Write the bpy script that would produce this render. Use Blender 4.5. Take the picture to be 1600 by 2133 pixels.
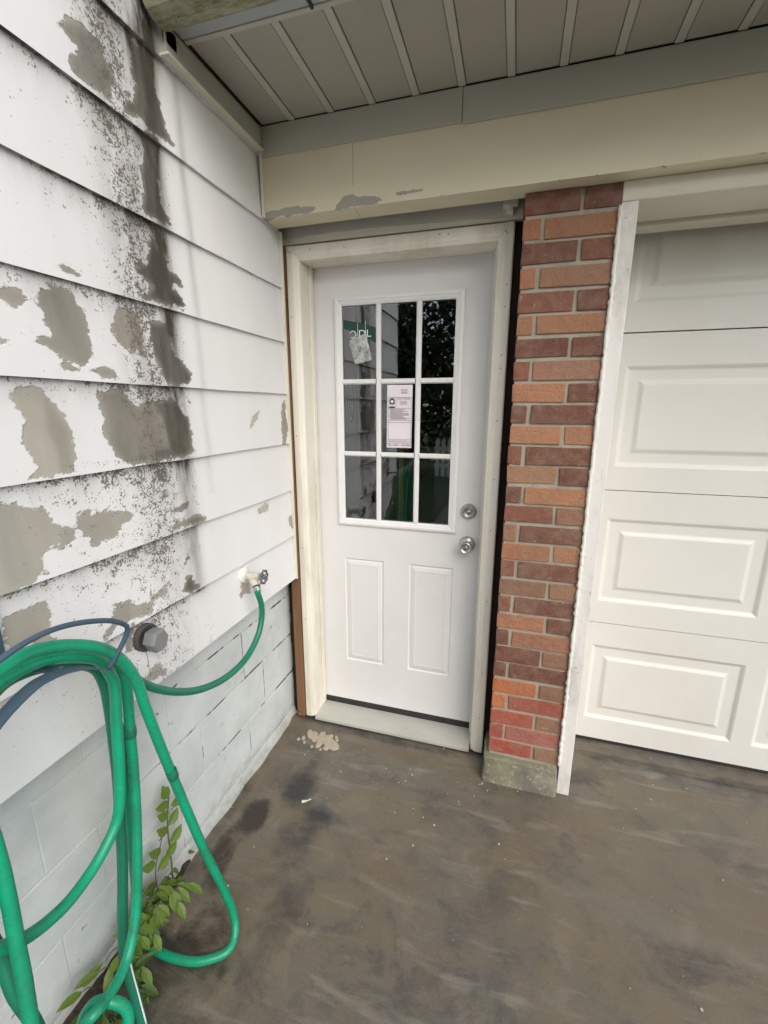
import bpy, bmesh, math, random
import numpy as np
from mathutils import Vector, Matrix, noise as mnoise

random.seed(7)
rng = np.random.default_rng(7)
for o in list(bpy.data.objects):
    bpy.data.objects.remove(o)
S = bpy.context.scene
COL = S.collection

# ------------------------------------------------------------------ camera
cd = bpy.data.cameras.new('camera')
cam = bpy.data.objects.new('camera', cd)
COL.objects.link(cam)
cd.sensor_fit = 'VERTICAL'
cd.sensor_height = 36.0
cd.lens = 36.0 * 911.13 / 2133.0
cd.clip_start = 0.02
cd.clip_end = 500
right = Vector((0.9589, 0.2837, 0.0019))
fwd = Vector((-0.2757, 0.9335, -0.2295)).normalized()
right = (right - fwd * right.dot(fwd)).normalized()
up = right.cross(fwd)
cam.matrix_world = Matrix(((right.x, up.x, -fwd.x, 0), (right.y, up.y, -fwd.y, 0),
                           (right.z, up.z, -fwd.z, 1.512), (0, 0, 0, 1)))
S.camera = cam

# ------------------------------------------------------------------ sky, sun, exposure
SUN_EL, SUN_AZ = 37.0, 40.0        # azimuth: degrees from straight behind the camera, towards the right
w = bpy.data.worlds.new('World')
S.world = w
w.use_nodes = True
wn = w.node_tree
wn.nodes.clear()
sky = wn.nodes.new('ShaderNodeTexSky')
sky.sky_type = 'NISHITA'
sky.sun_disc = False
sky.sun_elevation = math.radians(SUN_EL)
sky.sun_rotation = math.radians(180 - SUN_AZ)
sky.air_density = 1.0
sky.dust_density = 1.2
sky.ozone_density = 1.5
hs = wn.nodes.new('ShaderNodeHueSaturation')
hs.inputs['Saturation'].default_value = 0.54
bg = wn.nodes.new('ShaderNodeBackground')
bg.inputs['Strength'].default_value = 0.15
wo = wn.nodes.new('ShaderNodeOutputWorld')
wn.links.new(sky.outputs[0], hs.inputs['Color'])
wn.links.new(hs.outputs[0], bg.inputs['Color'])
wn.links.new(bg.outputs[0], wo.inputs['Surface'])

sl = bpy.data.lights.new('sun', 'SUN')
sl.energy = 1.1
sl.angle = math.radians(50)
sl.color = (1.0, 0.91, 0.77)
so = bpy.data.objects.new('sun', sl)
COL.objects.link(so)
ce, se = math.cos(math.radians(SUN_EL)), math.sin(math.radians(SUN_EL))
sdir = Vector((math.sin(math.radians(SUN_AZ)) * ce, -math.cos(math.radians(SUN_AZ)) * ce, se))
so.rotation_euler = sdir.to_track_quat('Z', 'Y').to_euler()
so.location = sdir * 30

S.render.engine = 'CYCLES'
S.view_settings.view_transform = 'Standard'
S.view_settings.look = 'None'
S.view_settings.gamma = 1.0
S.view_settings.use_curve_mapping = False
S.view_settings.exposure = 0.86
S.cycles.max_bounces = 6
S.cycles.diffuse_bounces = 3
S.cycles.transparent_max_bounces = 10

# ------------------------------------------------------------------ helpers
def wmat(o):
    if o.parent is None:
        return Matrix.Translation(Vector(o.location))
    return wmat(o.parent) @ o.matrix_parent_inverse @ Matrix.Translation(Vector(o.location))

def link(o, parent=None):
    COL.objects.link(o)
    if parent is not None:
        o.parent = parent
        o.matrix_parent_inverse = wmat(parent).inverted()
    return o

def tag(o, label=None, cat=None, group=None, kind=None):
    if label: o['label'] = label
    if cat: o['category'] = cat
    if group: o['group'] = group
    if kind: o['kind'] = kind
    return o

def thing(name, loc, label, cat, group=None):
    o = bpy.data.objects.new(name, None)
    o.empty_display_size = 0.1
    o.location = loc
    COL.objects.link(o)
    return tag(o, label, cat, group)

def mesh(name, verts, faces, mat, parent=None, smooth=False):
    me = bpy.data.meshes.new(name)
    me.from_pydata([tuple(v) for v in verts], [], [tuple(f) for f in faces])
    me.materials.append(mat)
    if smooth:
        for p in me.polygons: p.use_smooth = True
    o = bpy.data.objects.new(name, me)
    return link(o, parent)

def bm_obj(name, bm, mat, parent=None, smooth=False):
    me = bpy.data.meshes.new(name)
    bmesh.ops.recalc_face_normals(bm, faces=bm.faces)
    bm.to_mesh(me); bm.free()
    me.materials.append(mat)
    if smooth:
        for p in me.polygons: p.use_smooth = True
    o = bpy.data.objects.new(name, me)
    return link(o, parent)

def bm_box(bm, x0, x1, y0, y1, z0, z1, bev=0.0, seg=2, jit=0.0):
    r = bmesh.ops.create_cube(bm, size=1)
    vs = r['verts']
    for v in vs:
        v.co = Vector(((x0 + x1) / 2 + v.co.x * (x1 - x0), (y0 + y1) / 2 + v.co.y * (y1 - y0), (z0 + z1) / 2 + v.co.z * (z1 - z0)))
        if jit:
            v.co += Vector((random.uniform(-jit, jit), random.uniform(-jit, jit) * .6, random.uniform(-jit, jit)))
    if bev:
        es = {e for v in vs for e in v.link_edges}
        bmesh.ops.bevel(bm, geom=list(es), offset=bev, segments=seg, affect='EDGES', profile=0.6)

def box(name, x0, x1, y0, y1, z0, z1, mat, parent=None, bev=0.002, seg=2, jit=0.0):
    bm = bmesh.new()
    bm_box(bm, x0, x1, y0, y1, z0, z1, bev, seg, jit)
    return bm_obj(name, bm, mat, parent)

def catmull(pts, n=8):
    P = [Vector(p) for p in pts]
    P = [P[0] * 2 - P[1]] + P + [P[-1] * 2 - P[-2]]
    out = []
    for i in range(1, len(P) - 2):
        for k in range(n):
            t = k / n
            a, b, c, d = P[i - 1], P[i], P[i + 1], P[i + 2]
            out.append(0.5 * ((2 * b) + (c - a) * t + (2 * a - 5 * b + 4 * c - d) * t * t + (3 * b - a - 3 * c + d) * t ** 3))
    out.append(P[-2])
    return out

def tube(name, pts, r, mat, parent=None, n=12, sub=8, rad=None, closed_caps=True, squash=None):
    C = catmull(pts, sub) if sub > 1 else [Vector(p) for p in pts]
    T = [(C[min(i + 1, len(C) - 1)] - C[max(i - 1, 0)]).normalized() for i in range(len(C))]
    N = T[0].orthogonal().normalized()
    V, F = [], []
    for i, c in enumerate(C):
        N = (N - T[i] * N.dot(T[i])).normalized()
        Bn = T[i].cross(N)
        rr = r if rad is None else r * rad(i / (len(C) - 1))
        for k in range(n):
            a = 2 * math.pi * k / n
            V.append(c + (N * math.cos(a) + Bn * math.sin(a)) * rr)
    for i in range(len(C) - 1):
        for k in range(n):
            F.append((i * n + k, i * n + (k + 1) % n, (i + 1) * n + (k + 1) % n, (i + 1) * n + k))
    if closed_caps:
        F.append(tuple(range(n))[::-1]); F.append(tuple(range((len(C) - 1) * n, len(C) * n)))
    return mesh(name, V, F, mat, parent, True)

def lathe(name, prof, origin, axis, mat, parent=None, n=28, smooth=True):
    """prof: (radius, distance along axis)"""
    ax = Vector(axis).normalized()
    u = ax.orthogonal().normalized(); v = ax.cross(u)
    O = Vector(origin)
    V, F = [], []
    for r, h in prof:
        for k in range(n):
            a = 2 * math.pi * k / n
            V.append(O + ax * h + (u * math.cos(a) + v * math.sin(a)) * max(r, 1e-5))
    for i in range(len(prof) - 1):
        for k in range(n):
            F.append((i * n + k, i * n + (k + 1) % n, (i + 1) * n + (k + 1) % n, (i + 1) * n + k))
    o = mesh(name, V, F, mat, parent, smooth)
    bm = bmesh.new(); bm.from_mesh(o.data); bmesh.ops.recalc_face_normals(bm, faces=bm.faces); bm.to_mesh(o.data); bm.free()
    return o

# ------------------------------------------------------------------ material helpers
class NT:
    def __init__(s, name):
        s.m = bpy.data.materials.new(name)
        s.m.use_nodes = True
        s.t = s.m.node_tree
        s.t.nodes.clear()
        s.out = s.n('ShaderNodeOutputMaterial')
        s.b = s.n('ShaderNodeBsdfPrincipled')
        s.l(s.b.outputs[0], s.out.inputs[0])
        s.co = s.n('ShaderNodeTexCoord').outputs['Object']
    def n(s, t, **kw):
        x = s.t.nodes.new(t)
        for k, v in kw.items(): setattr(x, k, v)
        return x
    def l(s, a, b): s.t.links.new(a, b)
    def put(s, sock, v):
        if hasattr(v, 'is_linked') or hasattr(v, 'links'): s.l(v, sock)
        else:
            sock.default_value = (*v, 1.0) if isinstance(v, tuple) and len(v) == 3 and sock.type == 'RGBA' else v
    def noise(s, scale, detail=4, rough=.55, stretch=None, dist=0.0, co=None, off=None):
        x = s.n('ShaderNodeTexNoise')
        x.inputs['Scale'].default_value = scale
        x.inputs['Detail'].default_value = detail
        x.inputs['Roughness'].default_value = rough
        x.inputs['Distortion'].default_value = dist
        c = co or s.co
        if stretch or off:
            mp = s.n('ShaderNodeMapping')
            if stretch: mp.inputs['Scale'].default_value = stretch
            if off: mp.inputs['Location'].default_value = off
            s.l(c, mp.inputs[0]); c = mp.outputs[0]
        s.l(c, x.inputs['Vector'])
        return x.outputs['Fac']
    def math(s, op, a, b=None, clamp=False):
        x = s.n('ShaderNodeMath', operation=op, use_clamp=clamp)
        s.put(x.inputs[0], a)
        if b is not None: s.put(x.inputs[1], b)
        return x.outputs[0]
    def ramp(s, v, lo, hi, a=0.0, b=1.0):
        x = s.n('ShaderNodeMapRange')
        x.inputs['From Min'].default_value = lo; x.inputs['From Max'].default_value = hi
        x.inputs['To Min'].default_value = a; x.inputs['To Max'].default_value = b
        s.put(x.inputs['Value'], v)
        return x.outputs[0]
    def mix(s, f, a, b, mode='MIX'):
        x = s.n('ShaderNodeMix', data_type='RGBA', blend_type=mode)
        s.put(x.inputs[0], f); s.put(x.inputs[6], a); s.put(x.inputs[7], b)
        return x.outputs[2]
    def attr(s, name):
        return s.n('ShaderNodeAttribute', attribute_name=name).outputs['Fac']
    def col(s, c): s.put(s.b.inputs['Base Color'], c)
    def rough(s, r): s.put(s.b.inputs['Roughness'], r)
    def bump(s, h, strength=.3, dist=.002, prev=None):
        x = s.n('ShaderNodeBump')
        x.inputs['Strength'].default_value = strength
        x.inputs['Distance'].default_value = dist
        s.put(x.inputs['Height'], h)
        if prev is not None: s.l(prev, x.inputs['Normal'])
        s.l(x.outputs[0], s.b.inputs['Normal'])
        return x.outputs[0]

def painted(name, c, dirt=(.3, .27, .2), amt=.25, rough=.5, scale=6, stretch=None, bump=.15, bscale=120, spots=0.0, spotc=(.12, .1, .08), lo=.45, hi=.75, sth=.72):
    t = NT(name)
    n1 = t.noise(scale, 5, .6, stretch)
    n2 = t.noise(scale * 7, 4, .6, stretch)
    f = t.math('MULTIPLY', t.ramp(n1, lo, hi), t.ramp(n2, .3, .7, .4, 1))
    f = t.math('MULTIPLY', f, amt)
    c2 = t.mix(f, c, dirt)
    if spots:
        n3 = t.noise(90, 2, .5)
        c2 = t.mix(t.math('MULTIPLY', t.ramp(n3, sth, sth + .04), spots), c2, spotc)
    t.col(c2)
    t.rough(t.ramp(n2, .3, .7, rough - .08, rough + .1))
    t.bump(t.noise(bscale, 4, .6), bump, .0015)
    return t.m

def metal(name, c, rough=.3, metallic=1.0, var=.1):
    t = NT(name)
    n = t.noise(60, 4)
    t.col(t.mix(t.ramp(n, .35, .7), c, tuple(x * (1 - var * 2) for x in c)))
    t.rough(t.ramp(n, .3, .7, rough - .06, rough + .1))
    t.b.inputs['Metallic'].default_value = metallic
    return t.m

# siding: white paint peeling off grey shingle, mildew streak; masks are real wear, stored on the boards
def siding_mat():
    t = NT('peeling_siding_paint')
    peel, dark, mold, speck = t.attr('peel'), t.attr('dark'), t.attr('mold'), t.attr('speck')
    ne = t.noise(26, 6, .62, (1, 1, 1.5), .3)
    m = t.math('ADD', t.math('ADD', peel, t.math('MULTIPLY', t.math('SUBTRACT', ne, .5), 1.1)), t.math('MULTIPLY', t.math('SUBTRACT', t.noise(95, 6, .7, (1, .6, 1.3)), .5), .45))
    m1 = t.ramp(m, .485, .515)
    nf = t.noise(190, 4, .62)
    nb = t.noise(42, 3, .55)
    sp = t.math('ADD', t.math('MULTIPLY', nf, .6), t.math('MULTIPLY', nb, .4))
    th = t.math('SUBTRACT', sp, t.math('SUBTRACT', .72, t.math('MULTIPLY', speck, .205)))
    m2 = t.ramp(th, -.012, .03)
    pm = t.math('MAXIMUM', m1, m2)
    # substrate
    nsub = t.noise(7, 4, .5, (1, 1, .35))
    sub = t.mix(t.ramp(nsub, .38, .62), (.50, .47, .40), (.36, .34, .30))
    sub = t.mix(t.math('MULTIPLY', t.ramp(dark, 0, 1), t.ramp(t.noise(14, 5, .6, (1, 1, .3)), .3, .6, .6, 1)), sub, (.062, .057, .047))
    sub = t.mix(t.math('MULTIPLY', m2, t.ramp(speck, 0, 1, .3, .8)), sub, (.145, .135, .12))
    # paint
    npt = t.noise(5, 5, .6, (1, 1, .3))
    pt = t.mix(t.ramp(npt, .42, .75, 0, .35), (.81, .81, .815), (.66, .65, .635))
    c = t.mix(pm, pt, sub)
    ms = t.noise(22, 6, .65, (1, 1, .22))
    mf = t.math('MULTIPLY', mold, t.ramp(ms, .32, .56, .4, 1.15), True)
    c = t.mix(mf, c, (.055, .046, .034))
    t.col(c)
    t.rough(t.ramp(pm, 0, 1, .5, .8))
    mb = t.ramp(t.math('ADD', peel, t.math('MULTIPLY', t.math('SUBTRACT', ne, .5), 1.1)), .46, .54)
    h = t.math('ADD', t.math('SUBTRACT', 1.0, mb), t.math('MULTIPLY', t.noise(200, 3), .14))
    t.bump(h, .7, .0018)
    return t.m

MAT = {}
MAT['siding'] = siding_mat()
MAT['door'] = painted('door_white_paint', (.76, .75, .745), (.5, .47, .42), .22, .42, 3, None, .05, 200)
MAT['lite'] = painted('lite_frame_white', (.80, .80, .79), (.6, .58, .52), .15, .4, 5, None, .04, 200)
MAT['casing'] = painted('primed_casing', (.82, .785, .69), (.44, .39, .27), .75, .55, 5, (1.5, 1.5, .35), .12, 90, .0)
MAT['beam'] = None
MAT['trim'] = painted('cream_trim', (.72, .69, .58), (.42, .38, .27), .45, .55, 4, (.5, 1, 1), .15, 80)
MAT['band'] = painted('coil_trim', (.50, .50, .435), (.36, .34, .28), .5, .5, 3, (.4, 1, 1), .1, 60)
MAT['soffit'] = painted('soffit_tan', (.43, .41, .35), (.33, .31, .26), .4, .6, 6, None, .5, 420)
MAT['soffit_rib'] = painted('soffit_rib', (.53, .52, .46), (.36, .34, .29), .4, .55, 10, None, .1, 100)
MAT['garage'] = painted('garage_door_white', (.76, .745, .695), (.56, .53, .46), .35, .42, 2, None, .12, 260)
MAT['post'] = painted('post_white', (.80, .78, .74), (.34, .32, .27), .65, .55, 11, (1, 1, .35), .5, 60, .65, (.24, .22, .18), .46, .68, .695)
MAT['caulk'] = painted('caulk_white', (.82, .80, .73), (.5, .46, .36), .4, .6, 30, None, .5, 90)
MAT['gutter'] = painted('gutter_cream', (.62, .59, .46), (.13, .14, .055), .95, .55, 9, (.45, 1.5, 1.5), .3, 60, .8, (.06, .06, .03), .36, .62, .68)
MAT['fascia'] = painted('fascia_grey', (.42, .45, .46), (.25, .25, .22), .4, .5, 5, (.4, 1, 1), .1, 60)
MAT['mortar'] = painted('mortar', (.40, .36, .28), (.22, .19, .14), .7, .9, 12, None, .9, 180)
MAT['steel'] = metal('satin_nickel', (.52, .50, .47), .32)
MAT['zinc'] = metal('zinc_coupling', (.55, .54, .5), .45, .8)
MAT['keyway'] = metal('keyway_dark', (.08, .075, .07), .5, .8)
MAT['rubber'] = painted('black_sweep', (.025, .024, .024), (.06, .055, .05), .5, .6, 20)
MAT['plate'] = painted('plate_grey', (.60, .59, .53), (.38, .34, .26), .6, .55, 6, (.4, 1, 1), .15, 60, .4)
MAT['label_field'] = painted('label_field', (.55, .60, .66), (.5, .55, .6), .2, .5)
MAT['sill'] = painted('threshold_grey', (.50, .50, .455), (.28, .26, .2), .45, .45, 8, (.5, 1, 1), .1, 80)
MAT['brass'] = painted('painted_brass', (.60, .58, .49), (.3, .28, .2), .6, .45, 40, None, .4, 90)
MAT['wheel'] = metal('spigot_wheel', (.16, .165, .20), .45, .4)
MAT['hanger'] = painted('hanger_blue', (.055, .095, .14), (.11, .12, .13), .5, .45, 25, None, .2, 90)
MAT['vent'] = painted('vent_grey', (.215, .22, .215), (.15, .15, .14), .4, .65, 20, None, .3, 90)
MAT['ventdark'] = painted('vent_dark', (.065, .06, .055), (.1, .09, .08), .5, .85, 20, None, .4, 70)
MAT['crumb'] = painted('pale_chip', (.62, .58, .5), (.4, .36, .3), .5, .8, 60, None, .4, 90)
MAT['splat'] = painted('mortar_splat', (.42, .365, .28), (.26, .22, .17), .6, .9, 40, None, .7, 150)
MAT['paper'] = painted('paper_pinkish', (.80, .74, .775), (.7, .66, .68), .2, .7, 10, None, .03, 60)
MAT['ink'] = painted('ink', (.07, .065, .075), (.12, .11, .12), .3, .7)
MAT['inkgrey'] = painted('ink_grey', (.34, .32, .34), (.45, .43, .45), .5, .7)
MAT['white_print'] = painted('white_print', (.82, .84, .82), (.7, .7, .7), .1, .5)
MAT['green_print'] = painted('green_print', (.006, .055, .042), (.006, .04, .03), .3, .5)
MAT['blue_print'] = painted('blue_print', (.05, .11, .26), (.08, .14, .26), .3, .5)
MAT['ladder'] = painted('ladder_fibreglass', (.62, .40, .37), (.5, .3, .28), .3, .5, 10, (1, 1, .1))
MAT['yellow'] = painted('yellow_plastic', (.72, .48, .04), (.5, .34, .05), .3, .45)
MAT['redbox'] = painted('red_plastic', (.32, .05, .045), (.2, .04, .04), .3, .45)
MAT['graybox'] = painted('grey_bin', (.18, .18, .19), (.1, .1, .1), .3, .5)
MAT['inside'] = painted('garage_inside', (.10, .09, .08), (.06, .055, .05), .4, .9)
MAT['roofing'] = painted('shingle_roof', (.09, .085, .08), (.15, .14, .13), .5, .95, 20, None, .8, 90)
MAT['darkwood'] = painted('dark_rough_wood', (.035, .026, .018), (.08, .06, .04), .7, .9, 30, (1, 1, .2), .8, 120)

t = NT('stained_board')
g = t.noise(10, 6, .6, (6, 6, .5), .4)
c = t.mix(t.ramp(g, .35, .65), (.115, .052, .024), (.22, .108, .052))
sep = t.n('ShaderNodeSeparateXYZ'); t.l(t.co, sep.inputs[0])
c = t.mix(t.ramp(sep.outputs[2], 0.0, 1.9, .75, 0), c, (.22, .118, .054))
t.col(c); t.rough(.65); t.bump(t.noise(40, 5, .6, (5, 5, .4)), .4, .001)
MAT['wood'] = t.m

# beam: cream paint with peeled grey spots (mask attribute)
t = NT('beam_cream_paint')
pk = t.attr('peel')
m = t.ramp(t.math('ADD', pk, t.math('MULTIPLY', t.math('SUBTRACT', t.noise(30, 7, .6), .5), .8)), .485, .515)
n1 = t.noise(2.2, 5, .6, (.5, 1, 1))
pc = t.mix(t.ramp(n1, .4, .72, 0, .6), (.78, .715, .535), (.56, .50, .355))
pc = t.mix(t.math('MULTIPLY', t.ramp(t.noise(60, 3), .68, .74), .35), pc, (.3, .27, .2))
t.col(t.mix(m, pc, (.37, .35, .30)))
t.rough(.5)
t.bump(t.math('ADD', t.math('SUBTRACT', 1.0, m), t.math('MULTIPLY', t.noise(50, 4), .2)), .5, .0012)
MAT['beam'] = t.m

# brick: colour from the object's own colour
t = NT('brick')
oi = t.n('ShaderNodeObjectInfo')
n1 = t.noise(26, 6, .65); n2 = t.noise(160, 4, .7)
c = t.mix(t.ramp(t.noise(13, 5, .6, None, .6), .40, .66, 0, .5), oi.outputs['Color'], t.mix(.55, oi.outputs['Color'], (.16, .10, .075)))
c = t.mix(t.ramp(n1, .42, .7, 0, .42), c, (.36, .235, .165))
c = t.mix(t.ramp(n2, .5, .72, 0, .35), c, (.10, .055, .045))
c = t.mix(t.math('MULTIPLY', t.ramp(t.noise(48, 4, .6, None, 0, None, (3, 1, 7)), .64, .72), .5), c, (.46, .40, .33))
dust = t.math('MULTIPLY', t.ramp(t.noise(7, 6, .7, None, .5, None, (1, 4, 2)), .5, .72), t.ramp(n2, .35, .6))
c = t.mix(t.math('MULTIPLY', dust, .22), c, (.46, .38, .30))
t.col(c); t.rough(t.ramp(n2, .3, .7, .72, .95))
t.bump(t.math('ADD', n2, t.math('MULTIPLY', t.noise(45, 4), 1.3)), .9, .004)
MAT['brick'] = t.m

# rough concrete of the pier foot
t = NT('rough_concrete')
n1 = t.noise(9, 6, .65); n2 = t.noise(45, 6, .7)
c = t.mix(t.ramp(n1, .35, .65), (.125, .118, .10), (.30, .28, .21))
c = t.mix(t.ramp(n2, .56, .64, 0, .75), c, (.50, .48, .42))
c = t.mix(t.math('MULTIPLY', t.ramp(t.noise(6, 3, .5, None, 0, None, (5, 2, 1)), .5, .65), .5), c, (.25, .25, .12))
t.col(c); t.rough(.92); t.bump(t.math('ADD', n2, t.noise(120, 4, .7)), .9, .004)
MAT['rough_concrete'] = t.m

# painted foundation blocks
t = NT('foundation_paint')
n1 = t.noise(5, 6, .62); n2 = t.noise(24, 7, .68, (1, 1, 1.6))
c = t.mix(t.ramp(n1, .38, .68, 0, .75), (.66, .695, .69), (.48, .52, .515))
chip = t.math('MULTIPLY', t.ramp(n2, .645, .665), t.ramp(t.noise(4, 3), .44, .56))
c = t.mix(chip, c, (.15, .14, .125))
sep = t.n('ShaderNodeSeparateXYZ'); t.l(t.co, sep.inputs[0])
gr = t.math('MULTIPLY', t.ramp(t.math('ADD', sep.outputs[2], t.math('MULTIPLY', t.math('SUBTRACT', n2, .5), .22)), 0.0, .10, 1, 0), .55, True)
c = t.mix(gr, c, (.20, .185, .15))
t.col(c); t.rough(.62)
t.bump(t.math('ADD', t.math('MULTIPLY', n1, .9), t.math('MULTIPLY', t.noise(60, 5, .65), .5)), .55, .006)
MAT['foundation'] = t.m
t = NT('foundation_joint')
n1 = t.noise(9, 5, .65)
sep = t.n('ShaderNodeSeparateXYZ'); t.l(t.co, sep.inputs[0])
crack = t.math('MULTIPLY', t.ramp(n1, .485, .56), t.ramp(sep.outputs[1], .80, 1.0))
t.col(t.mix(crack, (.58, .61, .60), (.075, .07, .06))); t.rough(.85); t.bump(t.noise(60, 4), .6, .004)
MAT['joint'] = t.m

# driveway concrete with stain masks
t = NT('driveway_concrete')
st, tan, wet = t.attr('stain'), t.attr('tan'), t.attr('wet')
n1 = t.noise(1.7, 6, .6); n2 = t.noise(7, 7, .68, None, .4); n3 = t.noise(60, 5, .65)
n4 = t.noise(11, 6, .6, (.35, 1.6, 1), .3)
c = t.mix(t.ramp(n1, .40, .60), (.168, .140, .098), (.142, .132, .110))
c = t.mix(t.ramp(n2, .50, .63, 0, .66), c, (.086, .080, .069))
c = t.mix(t.ramp(n2, .32, .43, .6, 0), c, (.235, .205, .158))
n6 = t.noise(4.6, 7, .72, (.8, 1.3, 1), 1.2, None, (7, 3, 0))
c = t.mix(t.ramp(n6, .52, .60, 0, .5), c, (.185, .145, .088))
c = t.mix(t.ramp(n6, .37, .45, .65, 0), c, (.080, .081, .082))
c = t.mix(t.ramp(n4, .56, .68, 0, .6), c, (.285, .255, .205))
c = t.mix(t.math('MULTIPLY', tan, t.ramp(n2, .3, .6, .35, 1)), c, (.165, .125, .082))
sm = t.ramp(t.math('ADD', st, t.math('MULTIPLY', t.math('SUBTRACT', n2, .5), 1.4)), .35, .85, 0, .9)
c = t.mix(sm, c, (.033, .035, .040))
wm = t.ramp(t.math('ADD', wet, t.math('MULTIPLY', t.math('SUBTRACT', n2, .5), 1.5)), .42, .72, 0, .92)
c = t.mix(wm, c, (.030, .022, .016))
c = t.mix(t.ramp(n3, .64, .72, 0, .5), c, (.26, .24, .21))
c = t.mix(t.ramp(t.noise(3.2, 7, .7, (.6, 1.5, 1), .8, None, (2, 8, 0)), .52, .66, 0, .6), c, (.19, .165, .13))
fl = t.noise(38, 2, .5, None, 0, None, (4, 9, 0))
c = t.mix(t.ramp(fl, .765, .78, 0, .8), c, (.50, .47, .42))
t.col(c)
t.rough(t.ramp(wm, 0, 1, .46, .30))
n5 = t.noise(260, 4, .7)
c = t.mix(t.ramp(n5, .36, .60, .25, 0), c, (.045, .041, .035))
c = t.mix(t.ramp(n5, .6, .75, 0, .35), c, (.33, .30, .26))
t.col(c)
t.bump(t.math('ADD', t.math('ADD', t.math('MULTIPLY', n3, .5), t.math('MULTIPLY', n5, .35)), t.math('MULTIPLY', n2, .7)), .6, .004)
MAT['drive'] = t.m

t = NT('lawn')
t.col(t.mix(t.ramp(t.noise(3, 6), .35, .65), (.035, .06, .015), (.075, .105, .03))); t.rough(.9); t.bump(t.noise(80, 4), 1, .03)
MAT['lawn'] = t.m
t = NT('bare_soil')
t.col(t.mix(t.ramp(t.noise(30, 5), .35, .65), (.03, .022, .014), (.075, .055, .038))); t.rough(.95); t.bump(t.noise(60, 5), 1, .01)
MAT['soil'] = t.m

def leaf_mat(name, a, b, trans=.25):
    t = NT(name)
    oi = t.n('ShaderNodeNewGeometry')
    c = t.mix(oi.outputs['Random Per Island'], a, b)
    t.col(c); t.rough(.45)
    tr = t.n('ShaderNodeBsdfTranslucent'); t.l(c, tr.inputs[0])
    mx = t.n('ShaderNodeMixShader'); mx.inputs[0].default_value = trans
    t.l(t.b.outputs[0], mx.inputs[1]); t.l(tr.outputs[0], mx.inputs[2]); t.l(mx.outputs[0], t.out.inputs[0])
    return t.m
MAT['weed'] = leaf_mat('weed_leaf', (.09, .18, .022), (.17, .25, .04))
MAT['weed_dark'] = leaf_mat('weed_leaf_dark', (.045, .10, .015), (.085, .14, .025))
MAT['stem'] = painted('weed_stem', (.10, .10, .06), (.08, .05, .05), .5, .6, 30)
MAT['tree_leaf'] = leaf_mat('tree_leaf', (.02, .04, .008), (.07, .085, .02), .3)
MAT['bark'] = painted('bark', (.10, .075, .05), (.05, .04, .03), .6, .95, 12, (1, 1, .3), 1, 40)

# hose: green vinyl with dull wear
t = NT('hose_green')
n1 = t.noise(9, 5, .6); n2 = t.noise(70, 4)
c = t.mix(t.ramp(n1, .35, .7), (.004, .36, .19), (.010, .25, .13))
c = t.mix(t.ramp(n2, .62, .72, 0, .3), c, (.09, .33, .22))
t.col(c); c = t.mix(t.ramp(t.noise(11, 6, .7, None, .5, None, (3, 3, 3)), .54, .72, 0, .5), c, (.03, .11, .06))
t.col(c)
t.rough(t.ramp(n2, .3, .7, .24, .46)); t.bump(t.noise(200, 3), .2, .0008)
MAT['hose'] = t.m
t = NT('hose_green_dark')
c = t.mix(t.ramp(t.noise(9, 5, .6), .35, .7), (.010, .20, .115), (.012, .15, .09))
t.col(c); t.rough(.4)
MAT['hose2'] = t.m

# thin insulated glass: mirror-like share by fresnel, rest clear
t = NT('window_glass')
fr = t.n('ShaderNodeFresnel'); fr.inputs['IOR'].default_value = 1.95
gl = t.n('ShaderNodeBsdfGlossy'); gl.inputs['Roughness'].default_value = .012; gl.inputs['Color'].default_value = (.95, .97, 1, 1)
tp = t.n('ShaderNodeBsdfTransparent'); tp.inputs['Color'].default_value = (.86, .9, .88, 1)
mx = t.n('ShaderNodeMixShader')
t.l(fr.outputs[0], mx.inputs[0]); t.l(tp.outputs[0], mx.inputs[1]); t.l(gl.outputs[0], mx.inputs[2]); t.l(mx.outputs[0], t.out.inputs[0])
MAT['glass'] = t.m
t = NT('clear_bag')
tp = t.n('ShaderNodeBsdfTransparent')
mx = t.n('ShaderNodeMixShader')
t.l(t.ramp(t.noise(40, 5, .6), .35, .6, .35, .85), mx.inputs[0])
t.col((.62, .64, .62)); t.rough(.25); t.bump(t.noise(50, 4), 1, .004)
t.l(tp.outputs[0], mx.inputs[1]); t.l(t.b.outputs[0], mx.inputs[2]); t.l(mx.outputs[0], t.out.inputs[0])
MAT['bag'] = t.m

# ================================================================== masks
def poly_sdf(P, pts):
    """signed distance (positive inside) of pts (n,2) to polygon P"""
    P = np.asarray(P, float)
    d = np.full(len(pts), 1e9); inside = np.zeros(len(pts), bool)
    for i in range(len(P)):
        a, b = P[i], P[(i + 1) % len(P)]
        e = b - a; q = pts - a
        tt = np.clip((q @ e) / max(e @ e, 1e-12), 0, 1)
        d = np.minimum(d, np.hypot(*(q - tt[:, None] * e).T))
        c = (a[1] > pts[:, 1]) != (b[1] > pts[:, 1])
        with np.errstate(divide='ignore', invalid='ignore'):
            xi = a[0] + (pts[:, 1] - a[1]) * e[0] / (e[1] if e[1] else 1e-12)
        inside ^= c & (pts[:, 0] < xi)
    return np.where(inside, d, -d)

def set_attr(me, name, arr):
    at = me.attributes.new(name, 'FLOAT', 'POINT')
    at.data.foreach_set('value', np.asarray(arr, np.float32))

def gauss(p, c, s):
    return np.exp(-(((p[:, 0] - c[0]) / s[0]) ** 2 + ((p[:, 1] - c[1]) / s[1]) ** 2))

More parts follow.
